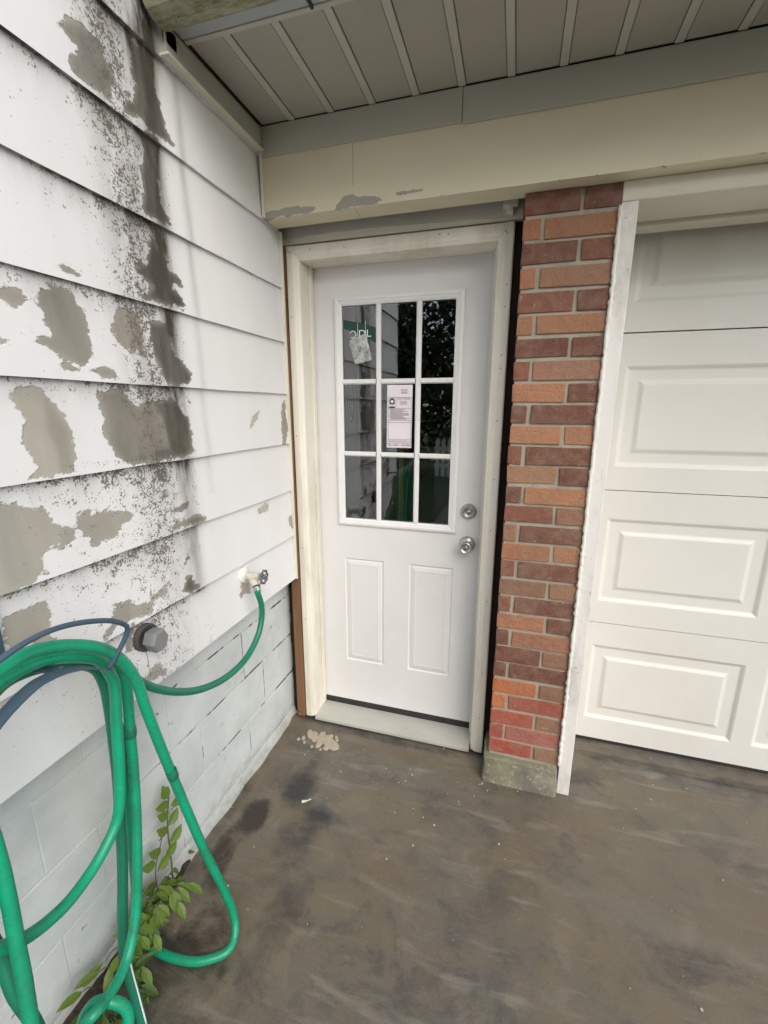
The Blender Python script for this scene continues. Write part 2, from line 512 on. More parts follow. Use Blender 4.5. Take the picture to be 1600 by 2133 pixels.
PEEL=[([0.822,2.243,0.857,2.269,0.897,2.281,0.929,2.282,0.934,2.254,0.95,2.229,0.945,2.201,0.922,2.177,0.893,2.171,0.862,2.17,0.841,2.171,0.837,2.197,0.858,2.223,0.843,2.233],0.55),
([1.015,2.348,1.054,2.343,1.072,2.309,1.085,2.277,1.094,2.249,1.1,2.203,1.124,2.181,1.076,2.174,1.027,2.174,1.017,2.185,0.971,2.172,0.963,2.186,1.001,2.221,1.017,2.253,1.002,2.267,1.014,2.303],0.9),
([1.022,2.16,1.069,2.167,1.057,2.132,1.065,2.103,1.053,2.063,1.06,2.023,1.087,1.98,1.046,1.975,0.996,1.974,0.99,1.988,1.004,2.027,1.002,2.066,1.018,2.114],0.9),
([1.015,1.938,1.036,1.91,1.059,1.885,1.07,1.865,1.105,1.86,1.109,1.836,1.08,1.839,1.071,1.827,1.098,1.814,1.117,1.784,1.057,1.777,0.99,1.777,0.954,1.78,0.988,1.803,0.996,1.814,0.956,1.83,0.946,1.84,0.986,1.868,0.995,1.888],1),
([0.747,1.786,0.765,1.8,0.786,1.797,0.796,1.781,0.774,1.779],0.4),
([0.604,1.732,0.647,1.73,0.669,1.726,0.674,1.713,0.65,1.695,0.632,1.704,0.596,1.693],0.3),
([0.594,1.646,0.619,1.63,0.587,1.61],0.3),
([0.721,1.751,0.749,1.755,0.777,1.747,0.791,1.723,0.798,1.686,0.801,1.647,0.8,1.626,0.789,1.605,0.765,1.599,0.737,1.612,0.707,1.624,0.678,1.631,0.671,1.637,0.69,1.657,0.708,1.657,0.701,1.677,0.702,1.705,0.69,1.72,0.708,1.741],0.35),
([0.723,1.599,0.76,1.595,0.827,1.602,0.851,1.589,0.845,1.585,0.785,1.581,0.733,1.589],0.4),
([0.886,1.742,0.926,1.746,0.946,1.728,0.95,1.675,0.945,1.642,0.903,1.638,0.878,1.656,0.857,1.687,0.871,1.715],0.3),
([0.97,1.728,1.05,1.732,1.041,1.672,1.073,1.641,1.107,1.607,1.103,1.581,1.048,1.57,1.0,1.58,0.991,1.614,0.973,1.664],0.9),
([0.613,1.542,0.645,1.548,0.685,1.544,0.7,1.514,0.704,1.491,0.722,1.471,0.717,1.447,0.722,1.422,0.714,1.402,0.714,1.377,0.671,1.373,0.618,1.377,0.636,1.395,0.63,1.422,0.623,1.445,0.627,1.485,0.623,1.521],0.12),
([0.801,1.548,0.862,1.555,0.902,1.52,0.952,1.525,1.015,1.543,1.042,1.531,1.053,1.505,1.09,1.489,1.084,1.445,1.092,1.383,1.027,1.373,0.928,1.373,0.855,1.374,0.826,1.399,0.805,1.432,0.796,1.472,0.803,1.502,0.795,1.527],0.45),
([0.521,1.345,0.557,1.341,0.593,1.334,0.619,1.317,0.639,1.3,0.658,1.275,0.677,1.262,0.702,1.251,0.679,1.222,0.646,1.224,0.626,1.226,0.617,1.2,0.621,1.177,0.582,1.172,0.488,1.168],0.05),
([0.708,1.288,0.733,1.294,0.744,1.278,0.774,1.278,0.843,1.26,0.834,1.24,0.798,1.225,0.79,1.213,0.737,1.207,0.708,1.231,0.692,1.271],0.15),
([0.975,1.228,1.016,1.247,1.047,1.241,1.036,1.225,0.99,1.224],0.6),
([0.962,1.189,1.017,1.198,1.037,1.176,0.968,1.177],0.4),
([1.027,1.19,1.074,1.199,1.107,1.186,1.114,1.171,1.045,1.171],0.9),
([0.552,1.124,0.588,1.123,0.613,1.13,0.618,1.11,0.608,1.08,0.597,1.063,0.608,1.031,0.538,1.048,0.519,1.092,0.53,1.118],0.12),
([0.763,1.044,0.802,1.037,0.847,1.012,0.888,1.022,0.939,1.03,0.921,1.008,0.878,1.004,0.868,0.98,0.805,0.983,0.753,0.983,0.714,0.973,0.734,0.998,0.754,1.023],0.15),
([1.004,1.082,1.026,1.093,1.035,1.072,1.009,1.062],0.9),
([0.982,0.985,1.007,1.024,1.032,1.023,1.036,0.991,1.06,0.975,1.016,0.968],0.95),
([0.803,0.812,0.844,0.826,0.865,0.823,0.894,0.78,0.851,0.78,0.801,0.801],0.1),
([0.777,0.954,0.803,0.973,0.81,0.937,0.795,0.923,0.775,0.907],0.35),
([1.27,0.898,1.311,0.881,1.325,0.837,1.282,0.848,1.252,0.842],0.25),  # grey patch below the tap, drawn with the peel masks
([1.407,1.484,1.46,1.504,1.444,1.476,1.39,1.437],0.02),
([1.632,1.541,1.654,1.541,1.66,1.433,1.633,1.364,1.606,1.374,1.609,1.435],0.2),
([1.399,1.139,1.461,1.156,1.49,1.134,1.422,1.115],0.02),
([1.634,1.07,1.668,1.062,1.661,0.994,1.636,1.018],0.2),
([0.952,1.527,1.014,1.538,1.042,1.529,1.082,1.486,1.084,1.445,1.085,1.386,1.027,1.377,0.99,1.377,0.986,1.439,0.979,1.49],1),
([0.676,1.538,0.695,1.51,0.717,1.467,0.715,1.422,0.711,1.381,0.676,1.375,0.676,1.426,0.669,1.473],0.38),
([0.924,1.384,0.934,1.413,0.989,1.413,1.045,1.393,1.042,1.375,0.969,1.374],0.8),
([0.716,1.743,0.753,1.752,0.783,1.706,0.793,1.63,0.757,1.626,0.723,1.673],0.42)]

PEEL = [(np.array(L).reshape(-1, 2), d) for L, d in PEEL]

# ================================================================== ground
gv = [(-150, -150, -.03), (150, -150, -.03), (150, 150, -.03), (-150, 150, -.03)]
tag(mesh('lawn', gv, [(0, 1, 2, 3)], MAT['lawn']), kind='structure')

gx = np.concatenate([np.arange(-.99, 1.5, .016), np.arange(1.5, 6.2, .25)])
gy = np.concatenate([np.arange(-5.5, .1, .25), np.arange(.1, 1.93, .016)])
XX, YY = np.meshgrid(gx, gy)
pp = np.stack([XX.ravel(), YY.ravel()], 1)
zz = np.array([mnoise.noise(Vector((x * 2.3, y * 2.3, 1.7))) * .004 + mnoise.noise(Vector((x * 9, y * 9, 4.2))) * .0016 for x, y in pp])
# a low silt fillet where the slab meets the house foundation
edge = np.clip(1 - (pp[:, 0] + .985) / .05, 0, 1) * (pp[:, 1] > .2)
zz += .012 * edge ** 2
zz += .010 * np.clip(1 - np.abs(pp[:, 1] - 1.69) / .05, 0, 1) * (pp[:, 0] < -.02)
nx, ny = len(gx), len(gy)
GF = [(j * nx + i, j * nx + i + 1, (j + 1) * nx + i + 1, (j + 1) * nx + i) for j in range(ny - 1) for i in range(nx - 1)]
drive = mesh('driveway', np.column_stack([pp, zz]), GF, MAT['drive'], None, True)
tag(drive, kind='structure')
stain = np.maximum.reduce([gauss(pp, (-.74, 1.33), (.085, .13)) * 1.0, gauss(pp, (-.62, 1.24), (.12, .045)) * .8, gauss(pp, (-.42, 1.675), (.5, .02)) * .75, gauss(pp, (-.955, 1.2), (.03, .5)) * .6, gauss(pp, (.9, 1.845), (.9, .018)) * .7,
    gauss(pp, (-.66, 1.12), (.13, .17)) * .66, gauss(pp, (-.58, .85), (.12, .25)) * .6, gauss(pp, (.38, 1.70), (.13, .06)) * .6,
    gauss(pp, (.62, 1.68), (.2, .05)) * .35, gauss(pp, (.27, 1.40), (.05, .05)) * .7, gauss(pp, (.59, 1.14), (.16, .10)) * .62,
    gauss(pp, (.05, 1.25), (.22, .06)) * .42, gauss(pp, (.85, 1.45), (.2, .09)) * .42, gauss(pp, (-.35, 1.38), (.2, .05)) * .35,
    gauss(pp, (-.2, .85), (.25, .1)) * .4, gauss(pp, (.2, 1.55), (.07, .05)) * .5, gauss(pp, (.8, .9), (.3, .12)) * .42])
wet = np.maximum.reduce([gauss(pp, (-.845, 1.17), (.07, .11)), gauss(pp, (-.86, .95), (.05, .12)) * .75, gauss(pp, (-.80, .72), (.17, .15)) * .85, gauss(pp, (-.70, .52), (.22, .14)) * .8, gauss(pp, (-.9, 1.02), (.04, .1)) * .7])
tanm = np.maximum.reduce([gauss(pp, (-.96, 1.45), (.05, .4)), gauss(pp, (-.45, 1.63), (.6, .045)) * .8, gauss(pp, (.33, 1.50), (.12, .07)) * .9,
    gauss(pp, (.8, 1.3), (.4, .2)) * .7, gauss(pp, (-.35, 1.12), (.18, .08)) * .8, gauss(pp, (-.7, .9), (.15, .25)) * .6])
set_attr(drive.data, 'stain', stain); set_attr(drive.data, 'wet', wet); set_attr(drive.data, 'tan', tanm)

tag(box('garage_floor', .302, 2.95, 1.865, 6, -.05, .016, MAT['drive'], None, .004), kind='structure')

# ================================================================== house wall on the left
house = thing('house', (-.95, .9, 0), 'white house wall with peeling paint, black mildew streak and painted block foundation', 'house')
box('light_block_core', -5.5, -.927, .245, 8, .785, 4.4, MAT['darkwood'], house, 0)  # solid house body behind the boards, added to block light
box('foundation_core', -5.5, -.9868, .262, 1.74, -.05, .786, MAT['joint'], house, 0)
BZ = [.768, .968, 1.169, 1.370, 1.570, 1.769, 1.967, 2.161, 2.358, 2.556, 2.755, 2.955, 3.155, 3.355, 3.555, 3.755, 3.955, 4.155]
YA, YB = .222, 1.662
def siding_board(zb, zt, y0, y1, first):
    st = .0075
    ny_ = max(2, int((y1 - y0) / st)); nz_ = int((zt - zb) / st)
    ys = np.linspace(y0, y1, ny_ + 1); zs = np.linspace(zb, zt, nz_ + 1)
    V, F = [], []
    for j, z in enumerate(zs):
        f = j / nz_
        for y in ys:
            wv = mnoise.noise(Vector((y * 3.1, zb * 7, 0))) * .0012
            dz = mnoise.noise(Vector((y * 5, zb * 11, 3))) * .0015 if j == 0 else 0
            V.append((-.905 - .0105 * f + wv, y, z + dz))
    n = ny_ + 1
    F = [(j * n + i, j * n + i + 1, (j + 1) * n + i + 1, (j + 1) * n + i) for j in range(nz_) for i in range(ny_)]
    b0 = len(V)
    for i in range(n):                                  # butt (underside) edge and back
        x, y, z = V[i]; V.append((x, y, z))
    for i in range(n):
        x, y, z = V[i]; V.append((x - .021, y, z + .001))
    F += [(b0 + i + 1, b0 + i, b0 + n + i, b0 + n + i + 1) for i in range(ny_)]
    o = mesh('siding_board', V, F, MAT['siding'], house)
    V = np.array(V); p = V[:, 1:3]
    N = len(V)
    sd = np.full(N, -1.0); dk = np.zeros(N)
    for P, d in PEEL:
        s = poly_sdf(P, p)
        sd = np.maximum(sd, s); dk = np.maximum(dk, d * np.clip((s + .008) / .02, 0, 1))
    peel = np.clip(.5 + sd / .05, 0, 1)
    y, z = p[:, 0], p[:, 1]
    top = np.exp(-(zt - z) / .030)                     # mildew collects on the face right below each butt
    lft = np.clip((1.12 - y) / .25, 0, 1)
    band = np.exp(-((y - .955) / .085) ** 2)
    streak = np.exp(-((y - 1.05) / .028) ** 2)
    speck = np.clip(.85 * band * (.5 + .5 * np.clip((z - 1.0) / .6, 0, 1)) + .7 * top * lft + .5 * np.exp(-((y - 1.085) / .035) ** 2) + .32 * lft + .35 * np.exp(-((y - .8) / .2) ** 2) * (z < 1.4), 0, 1.15)
    speck *= np.clip((1.16 - y) / .05, .04, 1)
    zf = np.clip((z - .95) / 1.1, 0, 1)
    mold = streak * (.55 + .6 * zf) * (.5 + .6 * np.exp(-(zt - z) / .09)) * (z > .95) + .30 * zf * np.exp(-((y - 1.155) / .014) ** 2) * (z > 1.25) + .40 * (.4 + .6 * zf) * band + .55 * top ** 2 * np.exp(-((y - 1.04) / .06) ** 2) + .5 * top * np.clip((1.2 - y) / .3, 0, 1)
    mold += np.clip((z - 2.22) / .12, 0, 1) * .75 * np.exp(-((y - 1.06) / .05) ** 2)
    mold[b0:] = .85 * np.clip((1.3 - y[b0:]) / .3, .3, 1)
    peel[b0:] = 0
    set_attr(o.data, 'peel', peel); set_attr(o.data, 'dark', dk); set_attr(o.data, 'mold', np.clip(mold, 0, 1)); set_attr(o.data, 'speck', speck)
    return o
for k in range(len(BZ) - 1):
    zb, zt = BZ[k], BZ[k + 1] + .004
    if k == 0:
        siding_board(zb, zt, YA, .832, True); siding_board(zb, zt, .8335, YB, True)
    else:
        siding_board(zb, zt, YA, YB, k == 0)
# the face round the corner, seen only in the window reflection
for k in range(len(BZ) - 1):
    zb, zt = BZ[k], BZ[k + 1] + .004
    mesh('siding_board', [(-5.5, .222, zb), (-.9055, .222, zb), (-.9055, .2325, zt), (-5.5, .2325, zt), (-5.5, .243, zb), (-.9055, .243, zb)],
         [(0, 1, 2, 3), (0, 4, 5, 1)], MAT['siding'], house)
# narrow edge strips where the siding stops against the garage
box('edge_strip', -.903, -.893, 1.538, 1.549, 2.165, 2.44, MAT['trim'], house, .002)
box('edge_strip', -.930, -.899, 1.6625, 1.673, .765, 2.162, MAT['trim'], house, .0015)
box('frieze_trim', -.922, -.889, 1.105, 1.537, 2.368, 2.432, MAT['band'], house, .003)
box('trim_edge', -.922, -.880, 1.100, 1.537, 2.361, 2.3675, MAT['trim'], house, .002)
# foundation blocks
rows = [(.047, .2425, [.55, .951, 1.353]), (.2465, .4435, [.678, 1.079, 1.482]), (.4475, .6485, [.545, .945, 1.346]), (.6505, .785, [.675, 1.076, 1.475])]
def block(y0, y1, z0, z1):
    bm = bmesh.new()
    bm_box(bm, -1.04, -.985 + random.uniform(-.0008, .0008), y0, y1, z0, z1, .0025, 2, .0006)
    bm_obj('foundation_block', bm, MAT['foundation'], house)
for z0, z1, js in rows:
    e = [.262] + js + [1.735]
    for a, b in zip(e[:-1], e[1:]):
        g = random.choice([.001, .0025, .004]) if a > .9 else .0003
        k_ = random.uniform(.0008, .0045) if b > 1.0 else 0
        block(a + g, b - g, z0 + k_, z1 - k_)
# parge coat at the foot
V, F = [], []
ys = np.arange(.262, 1.745, .03)
for y in ys:
    h = .047 + mnoise.noise(Vector((y * 6, 0, 2))) * .006
    o2 = .012 + mnoise.noise(Vector((y * 9, 5, 2))) * .006
    V += [(-.9875, y, h), (-.983, y, h * .93), (-.978, y, h * .5), (-.985 + .012 + o2, y, -.004)]
for i in range(len(ys) - 1):
    for k in range(3):
        F.append((i * 4 + k, i * 4 + k + 1, i * 4 + 5 + k, i * 4 + 4 + k))
mesh('parge_foot', V, F, MAT['foundation'], house, True)

# ================================================================== garage front: filler wall, header beam, soffit, gutter, added roof
hb = thing('header_beam', (.9, 1.6, 2.16), 'cream painted header beam with flaking lower edge above the entry door', 'beam')
def beam_board(x0, x1, z0=2.163, z1=2.4365):
    xs = np.arange(x0, x1, .012) if x1 < .5 else np.concatenate([np.arange(x0, -.3, .012), np.linspace(-.3, x1, 30)])
    xs = np.append(xs[xs < x1 - 1e-4], x1); zs = np.linspace(z0, z1, 24)
    V = [(x, 1.55 + mnoise.noise(Vector((x * 1.5, z * 3, 9))) * .0015, z) for z in zs for x in xs]
    n = len(xs)
    F = [(j * n + i, j * n + i + 1, (j + 1) * n + i + 1, (j + 1) * n + i) for j in range(len(zs) - 1) for i in range(n - 1)]
    b = len(V)
    V += [(x, 1.55, z0) for x in xs] + [(x, 1.638, z0) for x in xs] + [(x, 1.638, z0 + .03) for x in xs]
    for r in (0, 1):
        F += [(b + r * n + i + 1, b + r * n + i, b + (r + 1) * n + i, b + (r + 1) * n + i + 1) for i in range(n - 1)]
    o = mesh('beam_board', V, F, MAT['beam'], hb)
    p = np.array(V)[:, [0, 2]]
    A = [(-.93, 2.155), (-.90, 2.183), (-.82, 2.190), (-.76, 2.190), (-.70, 2.183), (-.71, 2.168), (-.74, 2.1635), (-.80, 2.172), (-.86, 2.164)]
    B_ = [(-.64, 2.159), (-.625, 2.18), (-.605, 2.197), (-.567, 2.204), (-.555, 2.19), (-.50, 2.188), (-.455, 2.178), (-.50, 2.168), (-.58, 2.1665)]
    C_ = [(-.45, 2.182), (-.40, 2.190), (-.33, 2.190), (-.34, 2.183), (-.42, 2.176)]
    s = np.maximum.reduce([poly_sdf(q, p) for q in (A, B_, C_)])
    pe = np.maximum(np.clip(.5 + s / .03, 0, 1), .42 * np.exp(-(p[:, 1] - 2.163) / .006)); pe[b + n:] = 0
    set_attr(o.data, 'peel', pe)
beam_board(-.904, -.5665); beam_board(-.5655, 3.35)
box('trim_band', -.893, -.2155, 1.541, 1.5485, 2.347, 2.436, MAT['band'], hb, .002)
box('trim_band', -.2145, 3.35, 1.5425, 1.5485, 2.343, 2.436, MAT['band'], hb, .002)
box('backing_wall', -1.05, 3.35, 1.73, 1.92, 2.161, 2.60, MAT['darkwood'], hb, 0)
# thin painted plate behind the beam, edge wavy, over a bare header board
box('header_board', -.935, -.022, 1.708, 1.729, 2.130, 2.30, MAT['trim'], hb, .002)
xs = np.linspace(-.93, -.075, 60)
V = [(x, 1.7035, 2.150 + .007 * math.sin((x + .9) * 5.5) + mnoise.noise(Vector((x * 12, 1, 0))) * .006) for x in xs] + [(x, 1.7045, 2.25) for x in xs] 
n = len(xs)
V += [(v[0], 1.707, v[2] - .001) for v in V[:n]]
F = [(i, i + 1, n + i + 1, n + i) for i in range(n - 1)] + [(2 * n + i, 2 * n + i + 1, i + 1, i) for i in range(n - 1)]
mesh('flashing', V, F, MAT['plate'], hb)
box('bracket', -.088, -.040, 1.670, 1.703, 2.160, 2.184, MAT['plate'], hb, .003, 2, .003)
box('bracket_foot', -.075, -.055, 1.678, 1.703, 2.142, 2.160, MAT['trim'], hb, .003, 2, .003)

sf = thing('soffit', (.9, 1.37, 2.44), 'tan ribbed eave soffit over the entry door', 'soffit')
px = -.774 - .139
i = 0
while px < 3.3:
    a = max(px + .013, -.884); b = px + .139 - .011
    bm = bmesh.new(); bm_box(bm, a, b, 1.186, 1.5395, 2.4375, 2.4435, .002, 1); bm_obj('soffit_panel', bm, MAT['soffit'], sf)
    bm = bmesh.new(); bm_box(bm, b + .001, b + .023, 1.186, 1.5395, 2.4345, 2.4395, .0018, 1); bm_obj('soffit_rib', bm, MAT['soffit_rib'], sf)
    px += .139; i += 1
box('soffit_channel', -.887, 3.3, 1.172, 1.186, 2.4315, 2.444, MAT['soffit_rib'], sf, .002)
box('soffit_backing', -.90, 3.3, 1.17, 1.72, 2.446, 2.47, MAT['darkwood'], sf, 0)
lathe('screw', [(0, 0), (.005, .001), (.006, .003)], (-.855, 1.50, 2.4372), (0, 0, 1), MAT['darkwood'], sf, 10)

gt = thing('gutter', (.9, 1.08, 2.43), 'mossy cream gutter at the eave butting against the siding', 'gutter')
prof = [(1.128, 2.424), (1.105, 2.409), (1.075, 2.405), (1.047, 2.416), (1.029, 2.438), (1.019, 2.470), (1.012, 2.505), (.998, 2.525), (.998, 2.533), (1.006, 2.533), (1.018, 2.512), (1.026, 2.47), (1.05, 2.425), (1.105, 2.416), (1.125, 2.43), (1.125, 2.53), (1.128, 2.53)]
xs = np.linspace(-.888, 3.3, 40)
V = [(x, y + mnoise.noise(Vector((x * 2, y * 9, 0))) * .001, z) for x in xs for y, z in prof]
m_ = len(prof)
F = [(i * m_ + k, i * m_ + (k + 1) % m_, (i + 1) * m_ + (k + 1) % m_, (i + 1) * m_ + k) for i in range(len(xs) - 1) for k in range(m_)]
go = mesh('gutter_trough', V, F, MAT['gutter'], gt, False)
mesh('end_cap', [(-.8885, y, z) for y, z in prof[:7] + [(1.128, 2.50)]], [tuple(range(8))], MAT['gutter'], gt)
box('fascia_board', -.888, 3.3, 1.131, 1.170, 2.433, 2.62, MAT['fascia'], gt, .003)
box('joint_clip', -.530, -.522, 1.140, 1.176, 2.428, 2.45, MAT['rubber'], gt, .002)
box('end_plug', -.902, -.889, 1.105, 1.150, 2.385, 2.43, MAT['post'], gt, .005)

rf = thing('sky_block_roof', (1, 3, 2.7), 'unseen dark garage roof above the gutter, added to block sky light', 'roof')  # unseen slab, added to keep sky light off the soffit
mesh('roof_slab', [(-.9, .99, 2.56), (3.6, .99, 2.56), (3.6, 6.2, 4.3), (-.9, 6.2, 4.3), (-.9, .99, 2.60), (3.6, .99, 2.60), (3.6, 6.2, 4.34), (-.9, 6.2, 4.34)],
     [(0, 3, 2, 1), (4, 5, 6, 7), (0, 1, 5, 4), (1, 2, 6, 5), (2, 3, 7, 6), (3, 0, 4, 7)], MAT['roofing'], rf)

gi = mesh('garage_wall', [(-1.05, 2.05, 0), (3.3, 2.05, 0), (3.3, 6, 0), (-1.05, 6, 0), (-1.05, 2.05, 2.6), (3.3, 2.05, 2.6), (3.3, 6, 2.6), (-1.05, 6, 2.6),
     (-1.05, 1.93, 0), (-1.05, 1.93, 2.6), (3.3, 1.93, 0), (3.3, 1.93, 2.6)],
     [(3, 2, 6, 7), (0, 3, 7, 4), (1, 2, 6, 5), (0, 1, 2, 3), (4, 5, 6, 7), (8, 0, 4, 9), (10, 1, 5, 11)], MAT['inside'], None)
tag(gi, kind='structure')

# ================================================================== brick pier
PAL = {'o': (.42, .185, .098), 't': (.34, .178, .105), 'd': (.175, .070, .046), 'r': (.245, .090, .056), 'b': (.285, .150, .090), 'O': (.52, .150, .050), 'R': (.40, .092, .055), 'P': (.42, .135, .105)}
ROWS = ['dd', 'oo', 'dr', 'ot', 'rd', 'oo', 'dd', 'rt', 'od', 'dd', 'oo', 'rd', 'td', 'do', 'rt', 'td', 'oo', 'rd', 'bt', 'rd', 'od', 'do', 'db', 'dd', 'Ob', 'OR', 'Rb', 'RP', 'Rb']
def pier(x0, mirror, label, loc):
    p = thing('brick_pier', loc, label, 'brick pier', 'brick piers either side of the garage door')
    bm = bmesh.new(); bm_box(bm, x0 + .005, x0 + .268, 1.6125, 1.80, .10, 2.160, 0)
    bm_obj('mortar', bm, MAT['mortar'], p)
    for i, cc in enumerate(ROWS):
        zt = 2.1605 - i * .0705; zb = zt - .0600
        zt += random.uniform(-.0015, .0015); zb += random.uniform(-.002, .002)
        j = random.uniform(-.004, .004)
        sp = [(0, .165 + j), (.177 + j, .2735)] if i % 2 == 0 else [(0, .049 + j), (.062 + j, .2735)]
        for (a, b), ck in zip(sp, cc):
            if mirror: a, b = .2735 - b, .2735 - a
            bm = bmesh.new()
            bm_box(bm, x0 + a, x0 + b, 1.607 + random.uniform(-.0018, .0018), 1.80, zb, zt, .0030, 2, .0018)
            o = bm_obj('brick', bm, MAT['brick'], p)
            c = PAL[ck]; v = random.uniform(.88, 1.12)
            o.color = (c[0] * v, c[1] * v * random.uniform(.94, 1.06), c[2] * v, 1)
    # cast concrete foot
    bm = bmesh.new()
    bmesh.ops.create_grid(bm, x_segments=1, y_segments=1, size=1); bm.clear()
    bm_box(bm, x0 - .018, x0 + .272, 1.580, 1.80, -.01, .113, .012, 3)
    bmesh.ops.subdivide_edges(bm, edges=bm.edges[:], cuts=4, use_grid_fill=True)
    for v in bm.verts:
        q = v.co * 22
        v.co += Vector((mnoise.noise(q), mnoise.noise(q + Vector((7, 0, 0))), mnoise.noise(q + Vector((0, 9, 0))) * .7)) * .0055
        v.co.y += (v.co.z - .05) * .10 if v.co.y < 1.65 else 0
    bm_obj('concrete_foot', bm, MAT['rough_concrete'], p, True)
    return p
pier(-.019, False, 'narrow brick pier between the entry door and the garage door', (.12, 1.7, 0))
pier(2.985, True, 'brick pier at the far right end of the garage door', (3.12, 1.7, 0))

# ================================================================== entry door
dr = thing('entry_door', (-.48, 1.8, 0), 'white steel entry door with nine window panes between siding and brick', 'door')
# frame: brickmould casing with a stepped profile
def casing_v(xo, xi, z0, z1, nm='casing'):
    s = 1 if xi > xo else -1
    pr = [(xo, 1.735), (xo, 1.704), (xo + s * .004, 1.7), (xo + s * .030, 1.700), (xo + s * .034, 1.7035), (xo + s * .038, 1.7035), (xo + s * .043, 1.708), (xi - s * .001, 1.712), (xi, 1.716), (xi, 1.735)]
    V = [(x, y, z) for z in (z0, z1) for x, y in pr]; n = len(pr)
    F = [(k, (k + 1) % n, n + (k + 1) % n, n + k) for k in range(n)] + [tuple(range(n)), tuple(range(2 * n - 1, n - 1, -1))]
    o = mesh(nm, V, F, MAT['casing'], dr)
    bm = bmesh.new(); bm.from_mesh(o.data); bmesh.ops.recalc_face_normals(bm, faces=bm.faces); bm.to_mesh(o.data); bm.free()
casing_v(-.904, -.852, .030, 2.1235); casing_v(-.047, -.100, .026, 2.1235)
pr = [(2.1235, 1.735), (2.1235, 1.704), (2.1195, 1.7), (2.0935, 1.70), (2.0895, 1.7035), (2.0855, 1.7035), (2.0805, 1.708), (2.0725, 1.712), (2.0715, 1.716), (2.0715, 1.735)]
V = [(-.904, y, z) if z > 2.1100 else (-.904 + (2.1235 - z), y, z) for z, y in pr] + [(-.047 - (2.1235 - z) * 1.02, y, z) for z, y in pr]
V = [(x, y - .0004, z + .0004) for x, y, z in V]
n = len(pr)
o = mesh('casing', V, [(k, (k + 1) % n, n + (k + 1) % n, n + k) for k in range(n)], MAT['casing'], dr)
bm = bmesh.new(); bm.from_mesh(o.data); bmesh.ops.recalc_face_normals(bm, faces=bm.faces); bm.to_mesh(o.data); bm.free()
box('jamb', -.880, -.853, 1.7355, 1.90, .030, 2.1100, MAT['casing'], dr, .001)
box('jamb', -.106, -.075, 1.7355, 1.90, .030, 2.1100, MAT['casing'], dr, .001)
box('jamb', -.8525, -.1065, 1.7355, 1.90, 2.0735, 2.1050, MAT['casing'], dr, .001)
box('door_stop', -.8525, -.845, 1.788, 1.818, .045, 2.0725, MAT['casing'], dr, .002)
box('door_stop', -.114, -.1065, 1.788, 1.818, .045, 2.0725, MAT['casing'], dr, .002)
# nail holes
for (hx, hz) in [(-.885, 2.100), (-.80, 2.1050), (-.66, 2.102), (-.30, 2.108), (-.27, 2.106), (-.075, 2.096), (-.07, 2.090), (-.062, 1.93), (-.064, 1.86), (-.066, 1.70), (-.066, 1.655), (-.068, 1.47), (-.066, 1.25), (-.067, 1.05), (-.888, 1.87), (-.89, 1.40), (-.886, .9), (-.884, .55), (-.066, .75), (-.067, .42), (-.067, .2)]:
    lathe('nail_hole', [(0, 0), (.0022, -.0006), (.0022, .001)], (hx, 1.6995, hz), (0, 1, 0), MAT['ink'], dr, 8)
box('sill', -.853, -.105, 1.694, 1.84, .020, .0365, MAT['sill'], dr, .003)
box('shim_board', -.945, -.906, 1.692, 1.78, .050, 2.1270, MAT['wood'], dr, .0015)
box('shim_block', -.944, -.907, 1.691, 1.78, .026, .0485, MAT['wood'], dr, .0015)
box('gap_stud', -.046, -.021, 1.742, 1.86, .02, 2.160, MAT['darkwood'], dr, .001)
box('side_filler', -1.02, -.947, 1.742, 1.90, 0, 2.160, MAT['darkwood'], dr, .001)

def relief(x0, x1, z0, z1, y, rings):
    V, F = [], []
    for ins, d in rings:
        V += [(x0 + ins, y + d, z0 + ins), (x1 - ins, y + d, z0 + ins), (x1 - ins, y + d, z1 - ins), (x0 + ins, y + d, z1 - ins)]
    for r in range(len(rings) - 1):
        for k in range(4):
            F.append((r * 4 + k, r * 4 + (k + 1) % 4, r * 4 + 4 + (k + 1) % 4, r * 4 + 4 + k))
    b = (len(rings) - 1) * 4
    F.append((b, b + 1, b + 2, b + 3))
    return V, F
def face_with_holes(x0, x1, z0, z1, y, holes, skipfun=None):
    xs = sorted({x0, x1, *[h[0] for h in holes], *[h[1] for h in holes]})
    zs = sorted({z0, z1, *[h[2] for h in holes], *[h[3] for h in holes]})
    V = [(x, y, z) for z in zs for x in xs]; n = len(xs); F = []
    for j in range(len(zs) - 1):
        for i in range(n - 1):
            cx_, cz_ = (xs[i] + xs[i + 1]) / 2, (zs[j] + zs[j + 1]) / 2
            if any(h[0] < cx_ < h[1] and h[2] < cz_ < h[3] for h in holes): continue
            F.append((j * n + i, j * n + i + 1, (j + 1) * n + i + 1, (j + 1) * n + i))
    return V, F
def merge_face(name, V, F, mat, parent, thick=None, bnd=None):
    if bnd:                                         # rim and back sheet
        x0, x1, z0, z1, y, t_ = bnd
        b = len(V)
        V = V + [(x0, y, z0), (x1, y, z0), (x1, y, z1), (x0, y, z1), (x0, y + t_, z0), (x1, y + t_, z0), (x1, y + t_, z1), (x0, y + t_, z1)]
        F = F + [(b, b + 4, b + 5, b + 1), (b + 1, b + 5, b + 6, b + 2), (b + 2, b + 6, b + 7, b + 3), (b + 3, b + 7, b + 4, b)]
        if thick: F.append((b + 4, b + 7, b + 6, b + 5))
    return mesh(name, V, F, mat, parent)
DY = 1.825
WIN = (-.745, -.228, 1.003, 1.947)
P1, P2 = (-.731, -.540, .297, .830), (-.420, -.222, .296, .830)
V, F = face_with_holes(-.851, -.1075, .072, 2.081, DY, [WIN, P1, P2])
slab = merge_face('door_slab', V, F, MAT['door'], dr, False, (-.851, -.1075, .072, 2.081, DY, .044))
